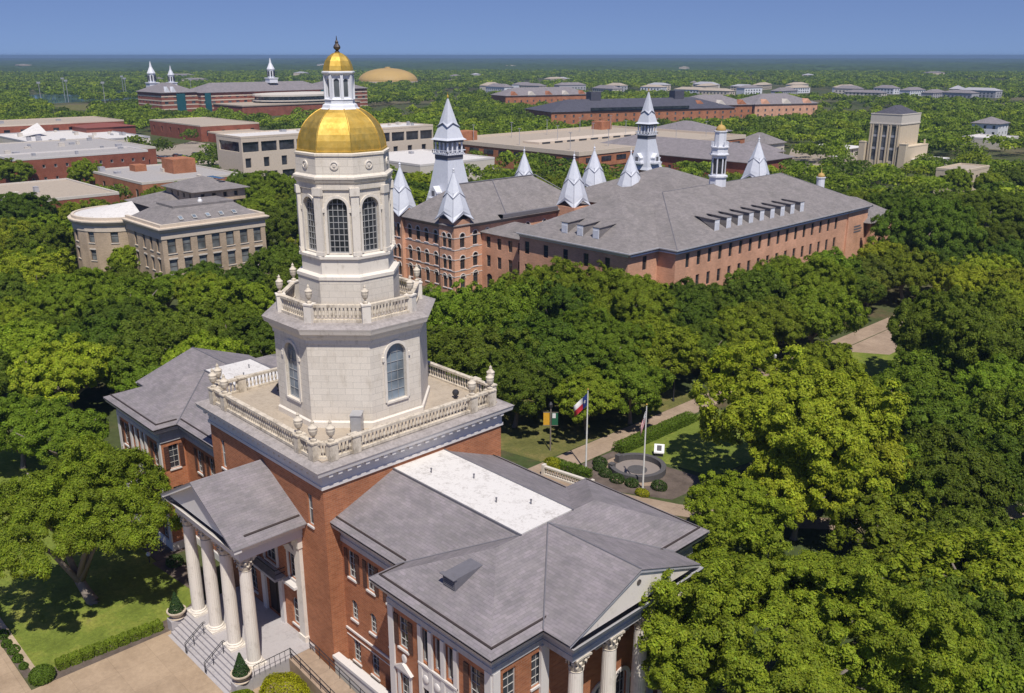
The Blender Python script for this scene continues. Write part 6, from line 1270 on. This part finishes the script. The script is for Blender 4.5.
def patch(x, y):
    return sin(x * .011 + 1.3) * cos(y * .009 - .4) + .6 * sin(x * .027 + y * .019) + .35 * cos(x * .05 - y * .043)
frg = random.Random(77); cand = []
d = 62.0
while d < 2650:
    sp = 9.6 if d < 330 else (11.0 if d < 800 else (11.5 if d < 1400 else 15.0)); nA = int(1.6 * d / sp)
    for k in range(nA):
        a = FWD + (k + frg.random()) / nA * 1.6 - .80; dd = d + frg.uniform(-.45, .45) * sp; x, y = CAMXY[0] + dd * cos(a), CAMXY[1] + dd * sin(a)
        r = sp * frg.uniform(.46, .74)
        if d > 420 and patch(x, y) < -.62 + (.25 if d > 900 else 0) and frg.random() < .85: continue
        if d > 300 and frg.random() < .08: continue
        if not free(x, y, r * .55): continue
        if d > 300: r = min(r, 7.2)
        if hides(x, y, r, (2.7 + 1.1 * r) if d < 420 else .75 * r + 3.2): continue
        cand.append((dd, x, y, r, a))
    d += sp * .92
cand.sort(); TA = [tuple(t) for t in TREES]; used = []; BIG = 285 - NT; nind = 0
for dd, x, y, r, a in cand:
    near = dd < 420
    if near and any((x - u) ** 2 + (y - v) ** 2 < (.58 * (r + w)) ** 2 for u, v, w in TA): continue
    rel = a - FWD
    if nind < BIG and abs(rel) < .6:
        nind += 1
        if dd < 250: z_ = 'L' if rel > .12 else ('M' if rel > -.06 else ('R' if rel > -.16 else 'Q'))
        else: z_ = 'K' if rel > .1 else ('W' if rel > -.22 else 'V')
        lab, grp = {**GL, 'W': ('tree in the wood between the spired hall and the parking garage', 'wood behind the spired hall'), 'V': ('tree in the canopy around the limestone tower at right', 'canopy around the limestone tower')}[z_]
        tree(x, y, r, frg.choice((0, 0, 1, 1, 1, 2)), lab, grp, trunk=dd < 240); used.append(1); TA.append((x, y, r))
    else: used.append((dd, x, y, r)); TA.append((x, y, r))
far = [u for u in used if u != 1]
rng = np.random.default_rng(5); Q = []; TT = []
for dd, x, y, r in far:
    n, ls = (420, .085) if dd < 480 else ((260, .105) if dd < 800 else ((120, .15) if dd < 1400 else (56, .21)))
    nc = 9 if n > 100 else 5; cz = rng.uniform(-.25, 1, nc); ca = rng.uniform(0, 2 * pi, nc); cr = np.sqrt(1 - cz * np.abs(cz)) * .62; cc = np.stack([cr * np.cos(ca), cr * np.sin(ca), cz * .42], 1)
    pick = rng.integers(0, nc, n); dv_ = rng.normal(size=(n, 3)); dv_[:, 2] += .5; dv_ /= np.linalg.norm(dv_, axis=1)[:, None]
    p = cc[pick] + dv_ * np.array((.42, .42, .34)) * rng.uniform(.75, 1.05, n)[:, None]
    hh = rng.uniform(.85, 1.25); P = p * r * np.array((1, 1, .72 * hh)) + (x, y, 2.0 + .42 * r * hh)
    Q.append(leaf_quads(rng, P, dv_ + (0, 0, .3), ls * r, .5, .75)); b = np.array(TONE[rng.choice((0, 0, 1, 1, 1, 2))]) * rng.uniform(.8, 1.2); ct = rng.uniform(.75, 1.25, nc)[pick] * rng.normal(1, .15, n)
    TT.append(b * np.clip(ct, .5, 1.6)[:, None])
ow_ = link('distant_woods', quads_mesh('distant_woods', np.concatenate(Q), 'leaf_far', np.concatenate(TT))); tag(ow_, 'green woodland spreading between the far buildings to the horizon', 'woodland', kind='stuff')
# far canopy, out to the horizon
rad = np.geomspace(2550, 14900, 70); angs = np.linspace(FWD - .85, FWD + .85, 340); v = []; f = []
rr2 = np.random.default_rng(9)
for i, r_ in enumerate(rad):
    for j, a_ in enumerate(angs): v.append((CAMXY[0] + r_ * cos(a_), CAMXY[1] + r_ * sin(a_), (3 + 8 * rr2.random() + 5 * sin(a_ * 23 + i * .7) * cos(i * .9)) if 0 < i < 69 else .05))
W2 = len(angs); f = [(i * W2 + j, i * W2 + j + 1, (i + 1) * W2 + j + 1, (i + 1) * W2 + j) for i in range(69) for j in range(W2 - 1)]
M['canopy'] = mat_noise('far_canopy', (.052, .082, .026), .35, .004, .95, .1, .03, 'pos')
q = MB(); q.add(v, [tuple(reversed(t)) for t in f]); tag(q.build('distant_forest', 'canopy'), 'dark band of forest at the horizon', 'woodland', kind='stuff')

# ---- far apartment houses, roofs and specks of town
WMESH = MB().box(-1, -.04, 0, 1, .04, 1.7).mesh('window', 'glass_mid')
for k, (x, y) in enumerate(APT):
    rg = random.Random(k); L_ = rg.uniform(26, 44); t = thing('apartment_house', 'white and grey apartment house in the rows far beyond the cupola', 'building', (x, y, 0), rg.choice((0, pi / 2)) + rg.uniform(-.3, .3), 'apartment houses far beyond')
    h_ = rg.uniform(6.5, 9); wl = MB(); wl.box(-L_ / 2, -7, 0, L_ / 2, 7, h_); wl.build('wall', rg.choice(['white', 'concrete_white', 'white', 'trim_grey', 'concrete']), t)
    q = MB(); hip(q, -L_ / 2, -7, L_ / 2, 7, h_, h_ + rg.uniform(2.5, 4), .5, .2); q.build('roof', rg.choice(['trim_grey', 'shingle', 'shingle', 'membrane_tan']), t)
    q = MB()
    for i in range(int(L_ / 4.5)):
        for zz in (1.2, 4.2): link('window', WMESH, t, (-L_ / 2 + 3 + i * 4.5, -7.04, zz))
    for zz in (1.2, 4.2):
        for yy in (-2, 3): link('window', WMESH, t, (L_ / 2 + .04, yy, zz), pi / 2)
frg = random.Random(12)
for k in range(26):
    a = FWD + frg.uniform(-.56, .56); dd = frg.choice((frg.uniform(900, 1500), frg.uniform(1500, 2500), frg.uniform(2500, 5200))); x, y = CAMXY[0] + dd * cos(a), CAMXY[1] + dd * sin(a)
    if not free(x, y, 8): continue
    s_ = dd / 1500; t = thing('far_building', 'pale roofed building showing as a speck in the far woodland', 'building', (x, y, 0), frg.uniform(0, 3), 'specks of town in the far woodland')
    w_, d_, h_ = frg.uniform(12, 40) * max(1, s_), frg.uniform(10, 18) * max(1, s_), frg.uniform(8, 11)
    q = MB(); q.box(-w_ / 2, -d_ / 2, 0, w_ / 2, d_ / 2, h_); q.build('wall', frg.choice(['concrete', 'brick_tan', 'trim_grey', 'concrete']), t); q = MB(); hip(q, -w_ / 2, -d_ / 2, w_ / 2, d_ / 2, h_, h_ + 2.5, .4, .2); q.build('roof', frg.choice(['membrane_tan', 'shingle_brown', 'trim_grey', 'shingle']), t)
sheet('sports_field', [(-900, 262), (-800, 250), (-780, 345), (-890, 362)], 'lawn_dry', .05)
sheet('lake', [(-1150, 250), (-930, 250), (-1000, 420), (-1260, 500)], 'water', .05)
sheet('parking_lot', [(-400, 150), (-328, 130), (-330, 190), (-440, 190)], 'lot', .05)
sheet('road', [(-505, 120), (-360, 128), (-322, 146), (-322, 152), (-365, 140), (-505, 132)], 'lot', .06)
sheet('road', [(-185, 396), (-140, 396), (-128, 330), (-126, 240), (-134, 240), (-150, 330)], 'lot', .06)

# ================================================================== HAZE
hz = MB(); hz.box(-15500, -15500, -1, 15500, 15500, 49.5)
hm = bpy.data.materials.new('haze_air'); hm.use_nodes = True; ht = hm.node_tree; ht.nodes.clear(); ho = ht.nodes.new('ShaderNodeOutputMaterial'); hv = ht.nodes.new('ShaderNodeVolumePrincipled')
hv.inputs['Color'].default_value = (.27, .41, .62, 1); hv.inputs['Density'].default_value = .00015; hv.inputs['Anisotropy'].default_value = 0.0
ht.links.new(hv.outputs[0], ho.inputs['Volume']); me = bpy.data.meshes.new('haze'); me.from_pydata(hz.v, [], hz.f); me.materials.append(hm); tag(link('haze', me), 'thin blue haze over the far woodland', 'haze', kind='stuff')

# floodlight masts by the far sports ground
for k, (x, y) in enumerate(((-900, 255), (-960, 300), (-860, 300), (-1010, 380), (-930, 420), (-1060, 330), (-1120, 420))):
    t = thing('floodlight_mast', 'tall thin sports ground floodlight mast far off at left', 'floodlight', (x, y, 0), R(40), 'sports ground floodlight masts'); q = MB(); q.tube([(0, 0, 0), (0, 0, 21)], [.32, .22], 6); q.build('mast', 'steel', t); q = MB(); q.box(-1.8, -.3, 20.4, 1.8, .3, 22.2); q.build('lamp_rack', 'steel', t)

# parked cars on the far lots: body, cabin, four wheels
def car_parts():
    b = MB(); pr = [(-2.2, .35), (2.2, .35), (2.25, .75), (1.9, .95), (.9, 1.0), (-1.9, 1.02), (-2.2, .85)]; n = len(pr)
    b.add([(x, -.85, z) for x, z in pr] + [(x, .85, z) for x, z in pr], [tuple(range(n)), tuple(range(2 * n - 1, n - 1, -1))] + [(k, n + k, n + (k + 1) % n, (k + 1) % n) for k in range(n)])
    c = MB(); pc = [(-1.7, 1.0), (1.0, 1.0), (.35, 1.45), (-1.3, 1.46)]; c.add([(x, -.75, z) for x, z in pc] + [(x, .75, z) for x, z in pc], [(0, 1, 2, 3), (7, 6, 5, 4)] + [(k, 4 + k, 4 + (k + 1) % 4, (k + 1) % 4) for k in range(4)])
    w = MB(); w.lathe([(.33, -.1), (.33, .1)], 12); w.v = [(x, z, y) for x, y, z in w.v]
    return b, c.mesh('cabin', 'glass'), w.mesh('wheel', 'iron')
cb_, cc_, cw_ = car_parts(); BODY = [cb_.mesh('body', m_) for m_ in ('white', 'steel', 'red_metal', 'frame_dark')]
for k, (x, y, a) in enumerate([(-346 - 5 * i, 138 + 3.2 * j, .2) for i in range(1, 5) for j in (0, 3, 6)] + [(-148 - 2.5 * k, 372 + 3 * k, .9) for k in range(5)]):
    t = thing('parked_car', 'parked car on the pale lots among the far buildings', 'car', (x, y, .07), a, 'cars parked on the far lots'); link('body', BODY[k % 4], t); link('cabin', cc_, t)
    for dx in (-1.35, 1.35):
        for dy in (-.8, .8): link('wheel', cw_, t, (dx, dy, .33))
